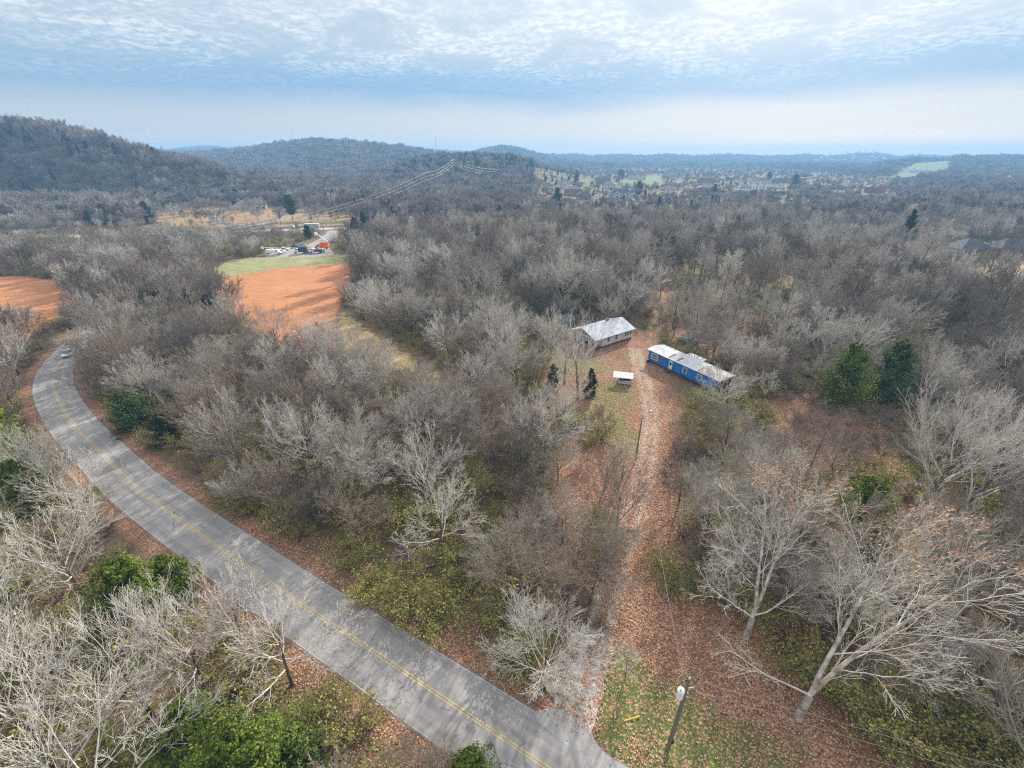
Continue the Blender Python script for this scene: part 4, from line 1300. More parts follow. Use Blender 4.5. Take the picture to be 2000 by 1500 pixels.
scl = np.stack([s * wd_, s * wd_, s * np.where(S_ > 1.5, 0.7, np.where(S_ > 1.1, 0.85, 1.0))], 1)
rot = np.stack([np.zeros(n), np.zeros(n), rgf.uniform(0, 6.28, n)], 1)
scatter('distant_woods', FARB + FARE, P, idx, scl, rot)
print('far instances', n, 'mid', len(pts), 'fill', len(fx))

# understory
ux, uy = jgrid(-330, 330, 4, 300, 3.3, rgf)
k_ = vis(ux, uy, 120, 1.0)
ux, uy = ux[k_], uy[k_]
k_ = ~open_land(ux, uy, 1.2) & (rgf.uniform(0, 1, len(ux)) < np.where(np.hypot(ux, uy) > 160, 0.5, 0.9))
for x, y, c in BLD[:4]:
    k_ &= np.hypot(ux - x, uy - y) > c * 0.8
k_ &= line_d(ux, uy, ROAD[::3]) > 5.3
behind = (poly_sd(ux, uy, [G(1230, 640), G(1300, 520), G(1560, 510), G(1560, 640), G(1430, 690)]) < 0)
k_ &= ~(behind & (rgf.uniform(0, 1, len(ux)) < 0.5))
k_ &= poly_sd(ux, uy, LEFTLEAF) > 1
k_ &= np.hypot(ux - gq[0], uy - gq[1]) > 4
ux, uy = ux[k_], uy[k_]
n = len(ux)
patch = vnoise(ux, uy, 14, 8)
green = patch > 0.38
idx = np.where(green & (rgf.uniform(0, 1, n) < 0.75), rgf.choice([0, 1], n), rgf.choice([2, 3, 5, 2, 3, 5, 4], n))
s = rgf.uniform(0.6, 1.3, n) * np.where(idx < 2, 1.2, 1.0)
scatter('undergrowth', BUSH, np.stack([ux, uy, np.maximum(hgt(ux, uy), -0.2)], 1), idx, np.stack([s, s, s], 1), np.stack([np.zeros(n), np.zeros(n), rgf.uniform(0, 6.28, n)], 1))
print('understory', n)

# fallen leaves lying on the drive, the yard and the road banks
NL = 150000
lx, ly = rgf.uniform(-35, 62, NL * 3), rgf.uniform(14, 118, NL * 3)
sd_ = poly_sd(lx, ly, YARD); rd = line_d(lx, ly, ROAD[::4])
dens = np.where(sd_ < 2, 1.0, np.where((rd > 3.3) & (rd < 8), 0.9, np.where(poly_sd(lx, ly, LEFTLEAF) < 2, 0.8, 0.12)))
dens *= np.clip(1.5 - np.hypot(lx, ly) / 110, 0.15, 1) * (0.35 + 0.9 * vnoise(lx, ly, 2.2, 4)) * np.where(rd < 3.4, 0.03, 1)
for px_, py_, a_, b_ in g_spots:
    cx, cy = G(px_, py_)
    dens *= np.clip(0.3 + 0.9 * np.hypot((lx - cx) / a_, (ly - cy) / b_), 0, 1)
k_ = rgf.uniform(0, 1, len(lx)) < dens
lx, ly = lx[k_][:NL], ly[k_][:NL]
lz = np.maximum(hgt(lx, ly), 0) + 0.05
Vl, Fl = cards(rgf, np.stack([lx, ly, lz + rgf.uniform(0, 0.04, len(lx))], 1), np.tile([0, 0, 1.0], (len(lx), 1)), 0.13, 0.3, 1.25)
fl = link('fallen_leaves', np_mesh('fallen_leaves', Vl, Fl, M['leaves']))
tag(fl, kind='stuff')
#@@OBJ
# ------------------------------------------------------------------ building materials
def m_metalroof(name, c0, c1, rust):
    m, t, out = new_mat(name)
    co = t.n('ShaderNodeTexCoord').outputs['Object']
    sp_ = t.n('ShaderNodeSeparateXYZ', {0: co})
    rib = t.math('SINE', t.math('MULTIPLY', sp_.outputs[0], 12.0))
    n = t.noise(co, 0.5, 4, 0.65); n2 = t.noise(co, 2.5, 4, 0.7)
    sheet = t.n('ShaderNodeTexNoise', {'Vector': t.n('ShaderNodeCombineXYZ', {0: t.math('FLOOR', t.math('MULTIPLY', sp_.outputs[0], 1.2)), 1: 0.0, 2: 0.0}).outputs[0], 'Scale': 3.7}).outputs[0]
    c = t.mix(t.math('ADD', t.math('MULTIPLY', n, 0.5), t.math('MULTIPLY', sheet, 0.5)), c0, c1)
    c = t.mix(t.math('MULTIPLY', t.map(t.math('ADD', n, t.math('MULTIPLY', n2, 0.3)), 0.66, 0.8), 0.6), c, rust)
    finish(t, out, c, 0.8, rib, 0.35, 0.0, 0.15, 0.04)
    return m


M['tin'] = m_metalroof('tin_roof', (0.34, 0.37, 0.41), (0.56, 0.59, 0.62), (0.30, 0.22, 0.17))
M['tin2'] = m_metalroof('trailer_roof', (0.40, 0.42, 0.45), (0.60, 0.62, 0.64), (0.34, 0.27, 0.22))
M['rustpatch'] = simple('rusty_sheet', (0.17, 0.13, 0.11), 0.8, 0.35, 2)
def m_siding(name, c0, c1, seam, pitch):
    m, t, out = new_mat(name)
    co = t.n('ShaderNodeTexCoord').outputs['Object']
    s_ = t.n('ShaderNodeSeparateXYZ', {0: co})
    fr = t.math('FRACT', t.math('DIVIDE', s_.outputs[2] if pitch < 0 else s_.outputs[0], abs(pitch)))
    n = t.noise(co, 0.7, 4, 0.65)
    stain = t.noise(t.n('ShaderNodeMapping', {'Vector': co, 'Scale': (2.5, 2.5, 0.35)}).outputs[0], 1.2, 4, 0.7)
    c = t.mix(t.map(n, 0.3, 0.7), c0, c1)
    c = t.mix(t.math('MULTIPLY', t.map(stain, 0.52, 0.72), 0.45), c, seam)
    c = t.mix(t.math('MULTIPLY', t.math('LESS_THAN', fr, 0.12), 0.6), c, seam)
    finish(t, out, c, 0.65, fr, 0.2, spec=0.25, dist=0.02)
    return m


M['white'] = m_siding('white_boards', (0.55, 0.54, 0.51), (0.68, 0.67, 0.64), (0.30, 0.29, 0.26), -0.25)
M['trim'] = simple('white_trim', (0.75, 0.75, 0.73), 0.7, 0.06, 2)
M['blue'] = m_siding('blue_siding', (0.010, 0.15, 0.52), (0.02, 0.23, 0.68), (0.012, 0.06, 0.19), 0.61)
M['bluegrey'] = simple('faded_blue_grey', (0.45, 0.50, 0.54), 0.8, 0.15, 2)
M['glass'] = simple('window_glass', (0.04, 0.05, 0.06), 0.15, 0.2, 1, spec=0.6)
M['board'] = simple('boarded_opening', (0.20, 0.13, 0.07), 0.9, 0.5, 4)
M['black'] = simple('black_paint', (0.02, 0.02, 0.022), 0.6, 0.3, 2)
M['darkwood'] = simple('dark_weathered_wood', (0.09, 0.075, 0.06), 0.9, 0.35, 3)
M['pole'] = simple('pole_wood', (0.17, 0.15, 0.12), 0.9, 0.3, 4)
M['polegrey'] = simple('grey_pole_wood', (0.36, 0.34, 0.31), 0.9, 0.25, 1)
M['steel'] = simple('galvanised_steel', (0.55, 0.57, 0.60), 0.5, 0.1, 2, 0.3)
M['wire'] = simple('wire_aluminium', (0.27, 0.27, 0.28), 0.5, 0.05, 1, 0.2)
M['rockm'] = simple('sandstone', (0.50, 0.42, 0.29), 0.95, 0.35, 2.5, bump=0.8)
M['yel'] = simple('yellow_plastic', (0.70, 0.48, 0.05), 0.6, 0.1, 2)
M['tyre'] = simple('tyre_rubber', (0.02, 0.02, 0.02), 0.9, 0.2, 2)
M['orange'] = simple('orange_paint', (0.72, 0.13, 0.02), 0.5, 0.1, 1)
M['carwhite'] = simple('white_car_paint', (0.80, 0.80, 0.80), 0.35, 0.03, 1, spec=0.5)
M['carsilver'] = simple('silver_car_paint', (0.42, 0.44, 0.46), 0.35, 0.04, 1, 0.3, 0.5)
M['cardark'] = simple('dark_blue_car_paint', (0.03, 0.045, 0.08), 0.3, 0.1, 1, spec=0.5)
M['tarp'] = simple('green_tarp', (0.03, 0.13, 0.075), 0.6, 0.45, 3, bump=0.8)
M['box_grey'] = simple('pale_grey_panel', (0.46, 0.47, 0.50), 0.5, 0.05, 1)
M['brick'] = simple('red_brick', (0.30, 0.12, 0.09), 0.9, 0.25, 0.8)
M['brickbrown'] = simple('brown_brick', (0.25, 0.175, 0.145), 0.9, 0.25, 0.8)
M['stucco'] = simple('beige_stucco', (0.68, 0.56, 0.49), 0.9, 0.1, 0.5)
M['shingle'] = simple('dark_shingles', (0.085, 0.09, 0.105), 0.9, 0.3, 0.7)
M['shinglegrey'] = simple('grey_shingles', (0.20, 0.20, 0.21), 0.9, 0.25, 0.7)
M['shinglebrown'] = simple('brown_shingles', (0.16, 0.12, 0.105), 0.9, 0.25, 0.7)
M['mailbox'] = simple('mailbox_metal', (0.20, 0.26, 0.34), 0.5, 0.1, 3)


def zat(x, y):
    return float(max(hgt(np.array([x]), np.array([y]))[0], -0.2))


# ------------------------------------------------------------------ white cabin with tin roof and porch
cab = thing('cabin', 'old white cabin with grey tin roof and a front porch on posts', 'cabin', (21.3, 106.5, 0), R_(36))
L_, W_ = 14.4, 9.0
mb = MB(); mb.prism([(0, 0.5), (W_, 0.5), (W_, 3.1), (W_ / 2, 4.75), (0, 3.1)], 2.6, L_, 'x')
wl = mb.build('wall', M['white'], cab)
mb = MB(); mb.box((L_ / 2, W_ / 2, 0.3), (L_ - 0.1, W_ - 0.1, 0.4)); mb.build('foundation', M['darkwood'], cab)
mb = MB()
for sgn in (0, 1):
    y0, y1 = (-0.6, W_ / 2) if sgn == 0 else (W_ + 0.6, W_ / 2)
    z0, z1 = 2.98, 4.95
    mb.add([(-0.5, y0, z0), (L_ + 0.5, y0, z0), (L_ + 0.5, y1, z1), (-0.5, y1, z1), (-0.5, y0, z0 - 0.09), (L_ + 0.5, y0, z0 - 0.09), (L_ + 0.5, y1, z1 - 0.09), (-0.5, y1, z1 - 0.09)],
           [(0, 1, 2, 3), (7, 6, 5, 4), (0, 4, 5, 1), (1, 5, 6, 2), (2, 6, 7, 3), (3, 7, 4, 0)])
mb.build('roof', M['tin'], cab)
mb = MB(); mb.box((1.2, W_ / 2, 0.42), (2.7, W_, 0.2)); mb.build('porch_floor', M['darkwood'], cab)
for yy in (0.15, 2.4, 4.5, 6.6, 8.85):
    mb = MB(); mb.box((0.1, yy, 1.72), (0.14, 0.14, 2.5)); mb.build('porch_post', M['trim'], cab)
mb = MB(); mb.box((0.1, W_ / 2, 2.95), (0.12, W_ + 0.1, 0.16)); mb.build('porch_beam', M['trim'], cab)
for xx, w_, h_ in ((5.0, 0.9, 1.3), (8.0, 0.9, 1.3), (11.6, 0.75, 1.3), (12.6, 0.75, 1.3), (13.6, 0.75, 1.3)):
    mb = MB(); mb.box((xx, -0.03, 2.1), (w_, 0.06, h_)); wi = mb.build('window', M['glass'], cab)
    mb = MB()
    for a, b in (((0, 0.5), (w_ + 0.2, 0.1)), ((0, -0.5), (w_ + 0.2, 0.1)), ((0, 0), (w_, 0.05))):
        mb.box((xx + a[0], -0.05, 2.1 + a[1] * (h_ + 0.1)), (b[0], 0.08, b[1]))
    for sx in (-1, 1):
        mb.box((xx + sx * (w_ / 2 + 0.05), -0.05, 2.1), (0.1, 0.075, h_))
    mb.build('frame', M['trim'], wi)
mb = MB(); mb.box((2.57, 3.2, 1.55), (0.06, 0.9, 2.0)); mb.build('door', M['darkwood'], cab)
for yy in (1.5, 6.4):
    mb = MB(); mb.box((2.57, yy, 1.8), (0.06, 0.9, 1.2)); mb.build('window', M['glass'], cab)
mb = MB(); mb.box((9.5, W_ / 2 + 0.5, 5.0), (0.7, 0.7, 1.0)); mb.build('chimney', M['brickbrown'], cab)

# lean-to with dark roof behind the cabin
lt = thing('outbuilding', 'dark low outbuilding behind the left end of the white cabin', 'outbuilding', (15.5, 125, 0), R_(30))
mb = MB(); mb.box((0, 0, 1.1), (4.5, 4, 2.2)); mb.build('wall', M['darkwood'], lt)
mb = MB(); mb.prism([(-2.5, 2.1), (2.5, 2.4), (2.5, 2.52), (0, 3.4), (-2.5, 2.25)], -2.4, 2.4, 'x'); mb.build('roof', M['shingle'], lt)

# ------------------------------------------------------------------ blue trailer
ta = math.atan2(83.2 - 99.6, 42.6 - 33.0)
tr = thing('mobile_home', 'long bright blue mobile home with pale metal roof and rusty patches', 'mobile home', (33.2, 99.6, 0), ta)
TL, TW = 19.5, 5.0
mb = MB(); mb.box((TL / 2, TW / 2, 1.95), (TL, TW, 2.5)); mb.build('wall', [M['blue']], tr)
mb = MB(); mb.box((TL / 2, TW / 2, 0.36), (TL - 0.5, TW - 0.5, 0.68)); mb.build('skirting', M['darkwood'], tr)
mb = MB(); mb.prism([(-0.3, 3.16), (TW + 0.3, 3.16), (TW + 0.3, 3.28), (TW / 2, 3.68), (-0.3, 3.28)], -0.45, 14.0, 'x'); mb.build('roof', M['tin2'], tr)
mb = MB(); mb.prism([(-0.22, 3.15), (TW + 0.22, 3.15), (TW + 0.22, 3.24), (TW / 2, 3.6), (-0.22, 3.24)], 14.0, TL + 0.35, 'x')
o = mb.build('roof', simple('leaf_strewn_roof', (0.33, 0.31, 0.29), 0.9, 0.6, 2.2), tr); o['label'] = 'leaf-covered rear end of the roof'
for xx in (5.7, 8.0):
    mb = MB(); mb.add([(xx, 0.25, 3.40), (xx + 0.55, 0.25, 3.40), (xx + 0.55, 2.3, 3.68), (xx, 2.3, 3.68)], [(0, 1, 2, 3)])
    o = mb.build('roof_patch', M['rustpatch'], tr)
def twin(xx, w_, z0, h_, mat, frame=True, name='window'):
    mb = MB(); mb.box((xx, -0.03, z0 + h_ / 2), (w_, 0.07, h_)); wi = mb.build(name, mat, tr)
    if frame:
        mb = MB()
        for sz in (0, 1): mb.box((xx, -0.06, z0 + sz * h_), (w_ + 0.24, 0.09, 0.12))
        for sx in (-1, 1): mb.box((xx + sx * (w_ / 2 + 0.06), -0.06, z0 + h_ / 2), (0.12, 0.08, h_ - 0.12))
        mb.box((xx, -0.06, z0 + h_ * 0.5), (w_ - 0.02, 0.06, 0.06))
        mb.build('frame', M['trim'], wi)
twin(2.0, 1.7, 1.35, 1.3, M['board'])
twin(4.1, 0.8, 1.5, 1.2, M['board'], False)
twin(6.9, 0.95, 0.85, 2.05, M['trim'], False, 'door')
mb = MB(); mb.box((6.9, -0.09, 2.1), (0.5, 0.05, 0.7)); mb.build('door_glass', M['glass'], tr)
twin(11.0, 0.95, 1.5, 1.15, M['glass'])
twin(14.9, 0.95, 1.5, 1.15, M['glass'])
mb = MB(); mb.box((TL + 0.03, TW / 2, 1.95), (0.07, TW - 0.3, 2.3)); mb.build('end_panel', M['black'], tr)
mb = MB()
for q in range(3): mb.box((6.9, -0.35 - q * 0.3, 0.62 - q * 0.22), (1.1, 0.3, 0.1))
mb.build('steps', M['darkwood'], tr)
mb = MB(); mb.tube([(0.3, -0.45, 0.3), (0.3, 0.0, 0.3)], 0.32, 12); mb.build('spare_tyre', M['tyre'], tr)
mb = MB(); mb.box((8.6, TW + 1.1, 1.5), (4.2, 2.1, 2.9)); mb.box((8.6, TW + 1.1, 3.02), (4.6, 2.4, 0.12)); mb.build('rear_addition', M['box_grey'], tr)

# ------------------------------------------------------------------ shed, tarp, bag, rocks
x, y = G(1216, 748)
sh = thing('shed', 'small white weathered shed with flat overhanging roof beside the drive', 'shed', (x, y, 0), R_(-14))
mb = MB(); mb.box((0.4, 0, 0.95), (2.9, 1.9, 1.4)); mb.build('wall', M['bluegrey'], sh)
mb = MB(); mb.add([(-2.2, -1.3, 1.72), (2.1, -1.2, 1.72), (2.1, 1.2, 2.0), (-2.2, 1.3, 2.0), (-2.2, -1.3, 1.84), (2.1, -1.2, 1.84), (2.1, 1.2, 2.12), (-2.2, 1.3, 2.12)],
                  [(3, 2, 1, 0), (4, 5, 6, 7), (0, 1, 5, 4), (1, 2, 6, 5), (2, 3, 7, 6), (3, 0, 4, 7)])
mb.build('roof', simple('stained_white_roof', (0.56, 0.53, 0.50), 0.9, 0.35, 1.6), sh)
mb = MB(); mb.box((-0.1, -0.97, 1.0), (1.3, 0.05, 0.12)); mb.box((0.4, -0.97, 1.35), (2.3, 0.05, 0.4)); mb.build('opening', M['black'], sh)
for yy in (-0.7, 0.7):
    mb = MB(); mb.box((0.4, yy, 0.12), (3.1, 0.16, 0.24)); mb.build('skid', M['darkwood'], sh)


def blob(name, mat, rx, ry, rz_, seed, amp=0.25, n=2, flat=0.0):
    import bmesh
    bm = bmesh.new(); bmesh.ops.create_icosphere(bm, subdivisions=3, radius=1)
    rg = np.random.default_rng(seed); ph = rg.uniform(0, 6, 9)
    for v in bm.verts:
        c = v.co
        k = 1 + amp * (math.sin(c.x * 3 + ph[0]) * math.cos(c.y * 2.6 + ph[1]) + 0.6 * math.sin(c.z * 4 + c.x * 3.4 + ph[2]) + 0.4 * math.sin(c.y * 8 + ph[3]) * math.sin(c.x * 7 + ph[4]))
        v.co = Vector((c.x * rx * k, c.y * ry * k, max(c.z, -0.35) * rz_ * k))
    me = bpy.data.meshes.new(name); bm.to_mesh(me); bm.free(); me.materials.append(mat)
    me.polygons.foreach_set('use_smooth', [True] * len(me.polygons))
    return me


x, y = G(1345, 670)
tag(link('tarp_heap', blob('tarp_heap', M['tarp'], 2.5, 1.7, 1.1, 3, 0.22), (x, y, 0.3), 0.3), 'green tarp-covered heap behind the blue mobile home', 'tarp')
x, y = G(1271, 804)
tag(link('plastic_bag', blob('plastic_bag', M['trim'], 0.32, 0.24, 0.24, 5, 0.2), (x, y, 0.12), 0.3), 'small white plastic bag lying on the drive', 'bag')
for (px_, py_, sx, sy, sz, sd, lb) in ((1079, 1346, 0.62, 0.5, 0.42, 6, 'rounded tan boulder nearer the entrance tree trunk'), (1098, 1351, 0.72, 0.42, 0.40, 9, 'longer tan boulder next to the gravel of the drive')):
    x, y = G(px_, py_)
    tag(link('boulder', blob('boulder', M['rockm'], sx, sy, sz, sd, 0.2), (x, y, 0.12), -0.5), lb, 'boulder', 'two boulders at the drive entrance')
x, y = G(1042, 1374)
mbx = thing('mailbox', 'grey-blue mailbox on a wooden post at the road edge', 'mailbox', (x, y, 0), R_(-28))
mb = MB(); mb.box((0, 0, 0.5), (0.11, 0.11, 1.1)); mb.build('post', M['darkwood'], mbx)
mb = MB(); mb.prism([(-0.13, 1.06), (0.13, 1.06), (0.13, 1.22), (0.09, 1.32), (0, 1.36), (-0.09, 1.32), (-0.13, 1.22)], -0.4, 0.25, 'y'); mb.build('box', M['mailbox'], mbx)
x, y = G(1032, 1364)
rf = thing('marker_stake', 'short stake with an orange cap beside the mailbox', 'marker', (x, y, 0))
mb = MB(); mb.box((0, 0, 0.35), (0.05, 0.05, 0.8)); mb.build('stake', M['darkwood'], rf)
mb = MB(); mb.box((0, 0, 0.82), (0.16, 0.12, 0.16)); mb.build('cap', M['orange'], rf)
x0, y0 = G(1219, 1409); x1, y1 = G(1249, 1400)
mb = MB(); mb.tube([(x0, y0, 0.10), (x1, y1, 0.12)], 0.05, 8); tag(mb.build('marker_pipe', M['yel']), 'yellow marker pipe lying on the grass left of the utility pole', 'pipe')

# a cut snag with pale top in the yard
for (px_, py_, h_, lb) in ((1152, 778, 5.5, 'tall broken stump with a pale cut top beside the dark cedar'), (1071, 748, 2.6, 'short broken stump beside the small bright green cedar')):
    x, y = G(px_, py_)
    st = thing('tree_stump', lb, 'stump', (x, y, 0))
    mb = MB(); mb.tube([(0, 0, -0.2), (0.05, 0, h_ * 0.5), (0, 0.05, h_)], [0.3, 0.22, 0.17], 8); mb.build('trunk', M['trunk'], st)
    mb = MB(); mb.tube([(0, 0.05, h_), (0, 0.05, h_ + 0.12)], [0.165, 0.15], 8); mb.build('cut_top', M['rockm'], st)

# ------------------------------------------------------------------ utility pole with transformer, and its wires
x, y = G(1303, 1466)
PX, PY = x, y
up_ = thing('utility_pole', 'wooden utility pole with a grey transformer on the leafy lawn', 'utility pole', (x, y, 0))
mb = MB(); mb.tube([(0, 0, -0.5), (0, 0, 10.4)], [0.17, 0.11], 10); mb.build('pole', M['pole'], up_)
tt_ = MB(); tt_.tube([(-0.42, -0.12, 8.25), (-0.42, -0.12, 9.15)], 0.27, 14); tro = tt_.build('transformer', M['carwhite'], up_)
mb = MB(); mb.tube([(-0.42, -0.12, 9.15), (-0.42, -0.12, 9.22)], [0.28, 0.12], 14); mb.build('lid', M['steel'], tro)
mb = MB(); mb.tube([(-0.5, -0.2, 9.18), (-0.5, -0.2, 9.42)], [0.05, 0.03], 8); mb.build('bushing', M['black'], tro)
mb = MB(); mb.box((-0.18, -0.05, 8.9), (0.24, 0.08, 0.1)); mb.box((-0.18, -0.05, 8.45), (0.24, 0.08, 0.1)); mb.build('bracket', M['steel'], up_)
mb = MB(); mb.tube([(0, 0, 10.4), (0, 0, 10.62)], [0.05, 0.035], 8); mb.build('insulator', M['carwhite'], up_)
mb = MB(); mb.tube([(0.10, -0.1, 9.4), (0.34, -0.2, 9.65)], 0.04, 8); mb.build('fuse_cutout', M['carwhite'], up_)
mb = MB(); mb.box((0.16, -0.1, 1.6), (0.2, 0.14, 0.45)); mb.build('meter_box', M['black'], up_)
mb = MB(); mb.tube([(0.18, -0.06, 0.2), (0.15, -0.05, 8.0)], 0.02, 6); mb.build('ground_wire', M['wire'], up_)
gw = thing('guy_wire', 'guy wire with a yellow guard running from the utility pole to the ground', 'guy wire', (x, y, 0))
mb = MB(); mb.tube([(0.02, -0.05, 8.0), (-0.15, -1.6, 2.2)], 0.012, 5); mb.build('wire', M['wire'], gw)
mb = MB(); mb.tube([(-0.15, -1.6, 2.2), (-0.22, -2.2, 0.0)], 0.045, 6); mb.build('guard', M['yel'], gw)


def wire(name, a, b, sag, r, label, group='overhead power lines', n=14, mat='wire'):
    a, b = Vector(a), Vector(b)
    pts = [a.lerp(b, i / n) - Vector((0, 0, 4 * sag * (i / n) * (1 - i / n))) for i in range(n + 1)]
    mb = MB(); mb.tube(pts, r, 4, cap=False)
    return tag(mb.build(name, M[mat]), label, 'power line', group)


for dz, sg, lb in ((10.5, 0.5, 'topmost wire running right from the utility pole'), (9.3, 0.6, 'middle wire running right from the utility pole'), (7.6, 0.7, 'lowest wire with a black sleeve running right from the utility pole')):
    wire('power_line', (PX, PY, dz), (PX + 29, PY - 8.5, dz + 0.3), sg, 0.012, lb)
a = Vector((PX + 29 * 0.09, PY - 8.5 * 0.09, 7.6 - 4 * 0.7 * 0.09 * 0.91)); b = Vector((PX + 29 * 0.11, PY - 8.5 * 0.11, 7.6 - 4 * 0.7 * 0.11 * 0.89))
mb = MB(); mb.tube([a, b], 0.06, 8); tag(mb.build('cable_sleeve', M['black']), 'black sleeve on the lowest wire beside the utility pole', 'sleeve')
wire('power_line', (PX, PY, 9.0), (20.5, 60, 8.0), 1.5, 0.018, 'service wire running up beside the drive from the utility pole')
mb = MB(); mb.tube([(0, 0, -0.3), (0, 0, 8.3)], [0.14, 0.10], 8)
sp2 = thing('service_pole', 'thin service pole hidden among twigs halfway up the drive', 'utility pole', (20.5, 60, 0)); mb.build('pole', M['pole'], sp2)
wire('power_line', (20.5, 60, 8.0), (24.5, 104, 3.5), 1.2, 0.018, 'service wire running on to the white cabin')

# transmission line on the far side of the fields
def tpole(px_, ytop, Yd, hh, lb, arms=2, base=None):
    x = ang(px_) * Yd if base is None else base[0]
    yv = Yd if base is None else base[1]
    if base is None:                      # column at that distance for the row of the pole top
        v = (ytop - 750) / F_PX
        D, F = SP + v * CP, CP - v * SP
        x = (px_ - 1000) / F_PX / F * Yd
        zt = CAM_H - Yd * D / F
        zb = zat(x, Yd)
    else:
        zb = 0.0; zt = hh
    e = thing('line_pole', lb, 'line pole', (x, yv, zb), R_(35))
    h_ = max(zt - zb, 6)
    mb = MB(); mb.tube([(0, 0, -1), (0, 0, h_)], [0.28, 0.2], 8); mb.build('pole', M['polegrey'], e)
    for k in range(arms):
        mb = MB(); mb.box((0, 0, h_ - 0.4 - k * 4.5), (4.4, 0.25, 0.3)); mb.build('crossarm', M['polegrey'], e)
    return Vector((x, yv, zt))


b1 = G(341, 516)
T1 = tpole(0, 0, 0, 11.2, 'slightly leaning line pole in front of the brush behind the left field', 1, b1)
T0 = Vector((-330, 185, 13))
T2 = tpole(829, 338, 500, 0, 'pale line pole at the wood edge left of the tall crossing pole')
T3 = tpole(885, 311, 640, 0, 'tallest pale line pole where the wires cross the rise')
T4 = tpole(977, 330, 760, 0, 'line pole right of the tallest one')
T5 = tpole(1030, 334, 860, 0, 'rightmost line pole above the woods')
ORD = ['first', 'second', 'third', 'fourth']
for k, dz in enumerate((0.0, -3.2, -6.4)):
    off = Vector((0, 0, dz))
    d1 = Vector((0, 0, -0.3 - 1.1 * k))
    wire('power_line', T0 + d1, T1 + d1 + Vector((1.2 * (k - 1), 0, 0)), 1.4, 0.025, ORD[k] + ' wire from the top crossing the left field', n=18)
    wire('power_line', T1 + d1 + Vector((1.2 * (k - 1), 0, 0)), T2 + off, 7, 0.036, ORD[k] + ' wire from the top across the park slope to the wood-edge pole', n=24)
    wire('power_line', T2 + off, T3 + off, 3.0, 0.045, ORD[k] + ' wire from the top between wood-edge pole and tallest pole')
    wire('power_line', T3 + off, T4 + off, 4.0, 0.045, ORD[k] + ' wire from the top right of the tallest pole')
    wire('power_line', T4 + off, T5 + off, 3.5, 0.045, ORD[k] + ' wire from the top left of the rightmost pole')

# radio masts on the far ridge
for (px_, y0_, y1_, Yd, wd, lb) in ((853, 267, 296, 1650, 0.6, 'tall thin radio mast with two crossbars on the skyline'), (681, 263, 278, 1700, 0.45, 'short thin mast on the wooded ridge left of the radio mast'), (1372, 312, 332, 2200, 0.8, 'dark thin mast standing beyond the village')):
    x = ang(px_) * Yd
    zt = CAM_H + (303 - y0_) * K_H * Yd; zb = CAM_H + (303 - y1_) * K_H * Yd - 12
    e = thing('radio_mast', lb, 'radio mast', (x, Yd, zb))
    h_ = zt - zb
    mb = MB()
    for q in range(3):
        c_, s_ = math.cos(q * 2.094) * wd, math.sin(q * 2.094) * wd
        mb.tube([(c_, s_, 0), (c_ * 0.6, s_ * 0.6, h_)], 0.32 * wd, 5)
    for q in range(12):
        zz_ = h_ * q / 12
        mb.tube([(wd, 0, zz_), (-wd * 0.5, wd * 0.86, zz_ + h_ / 12)], 0.2 * wd, 4); mb.tube([(-wd * 0.5, wd * 0.86, zz_), (-wd * 0.5, -wd * 0.86, zz_ + h_ / 12)], 0.2 * wd, 4)
    mb.build('lattice', M['darkwood'], e)
    for zz_ in (h_ * 0.6, h_ * 0.98):
        mb = MB(); mb.box((0, 0, zz_), (wd * 5.5, wd, wd)); mb.build('crossbar', M['darkwood'], e)


# ------------------------------------------------------------------ vehicles
def wheel_set(e, xs, half, r=0.34, w_=0.22):
    for xx in xs:
        for sy in (-1, 1):
            mb = MB(); mb.tube([(xx, sy * (half - w_), r), (xx, sy * half, r)], r, 14); wh = mb.build('wheel', M['tyre'], e)
            mb = MB(); mb.tube([(xx, sy * half, r), (xx, sy * (half + 0.015), r)], r * 0.55, 10); mb.build('rim', M['steel'], wh)


def car(px_, py_, rz, mat, label, suv=False, z=0.12, xy=None):
    x, y = xy or G(px_, py_)
    e = thing('parked_car' if xy is None else 'car', label, 'car', (x, y, z), rz)
    H1, H2 = (0.95, 1.7) if suv else (0.85, 1.42)
    L2 = 2.3
    lo = [(-L2, 0.45), (-L2 + 0.05, H1 * 0.92), (-L2 + 0.6, H1), (L2 - 1.0, H1), (L2 - 0.15, H1 * 0.82), (L2, 0.5), (L2 - 0.1, 0.3), (-L2 + 0.1, 0.3)]
    mb = MB(); mb.prism(lo, -0.88, 0.88, 'y'); mb.build('body', mat, e, bevel=0.08)
    a = -L2 + (0.25 if suv else 0.7)
    g = [(a, H1 - 0.02), (a + 0.45, H2 - 0.09), (L2 - 2.1, H2 - 0.09), (L2 - 1.25, H1 - 0.02)]
    mb = MB(); mb.prism(g, -0.76, 0.76, 'y'); mb.build('windows', M['glass'], e)
    mb = MB(); mb.prism([(a + 0.42, H2 - 0.1), (a + 0.6, H2), (L2 - 2.2, H2), (L2 - 2.05, H2 - 0.1)], -0.72, 0.72, 'y'); mb.build('roof', mat, e)
    wheel_set(e, (-1.4, 1.42), 0.9)
    for sy in (-0.62, 0.62):
        mb = MB(); mb.box((L2 - 0.02, sy, 0.66), (0.08, 0.36, 0.16)); mb.build('headlight', M['trim'], e)
    return e


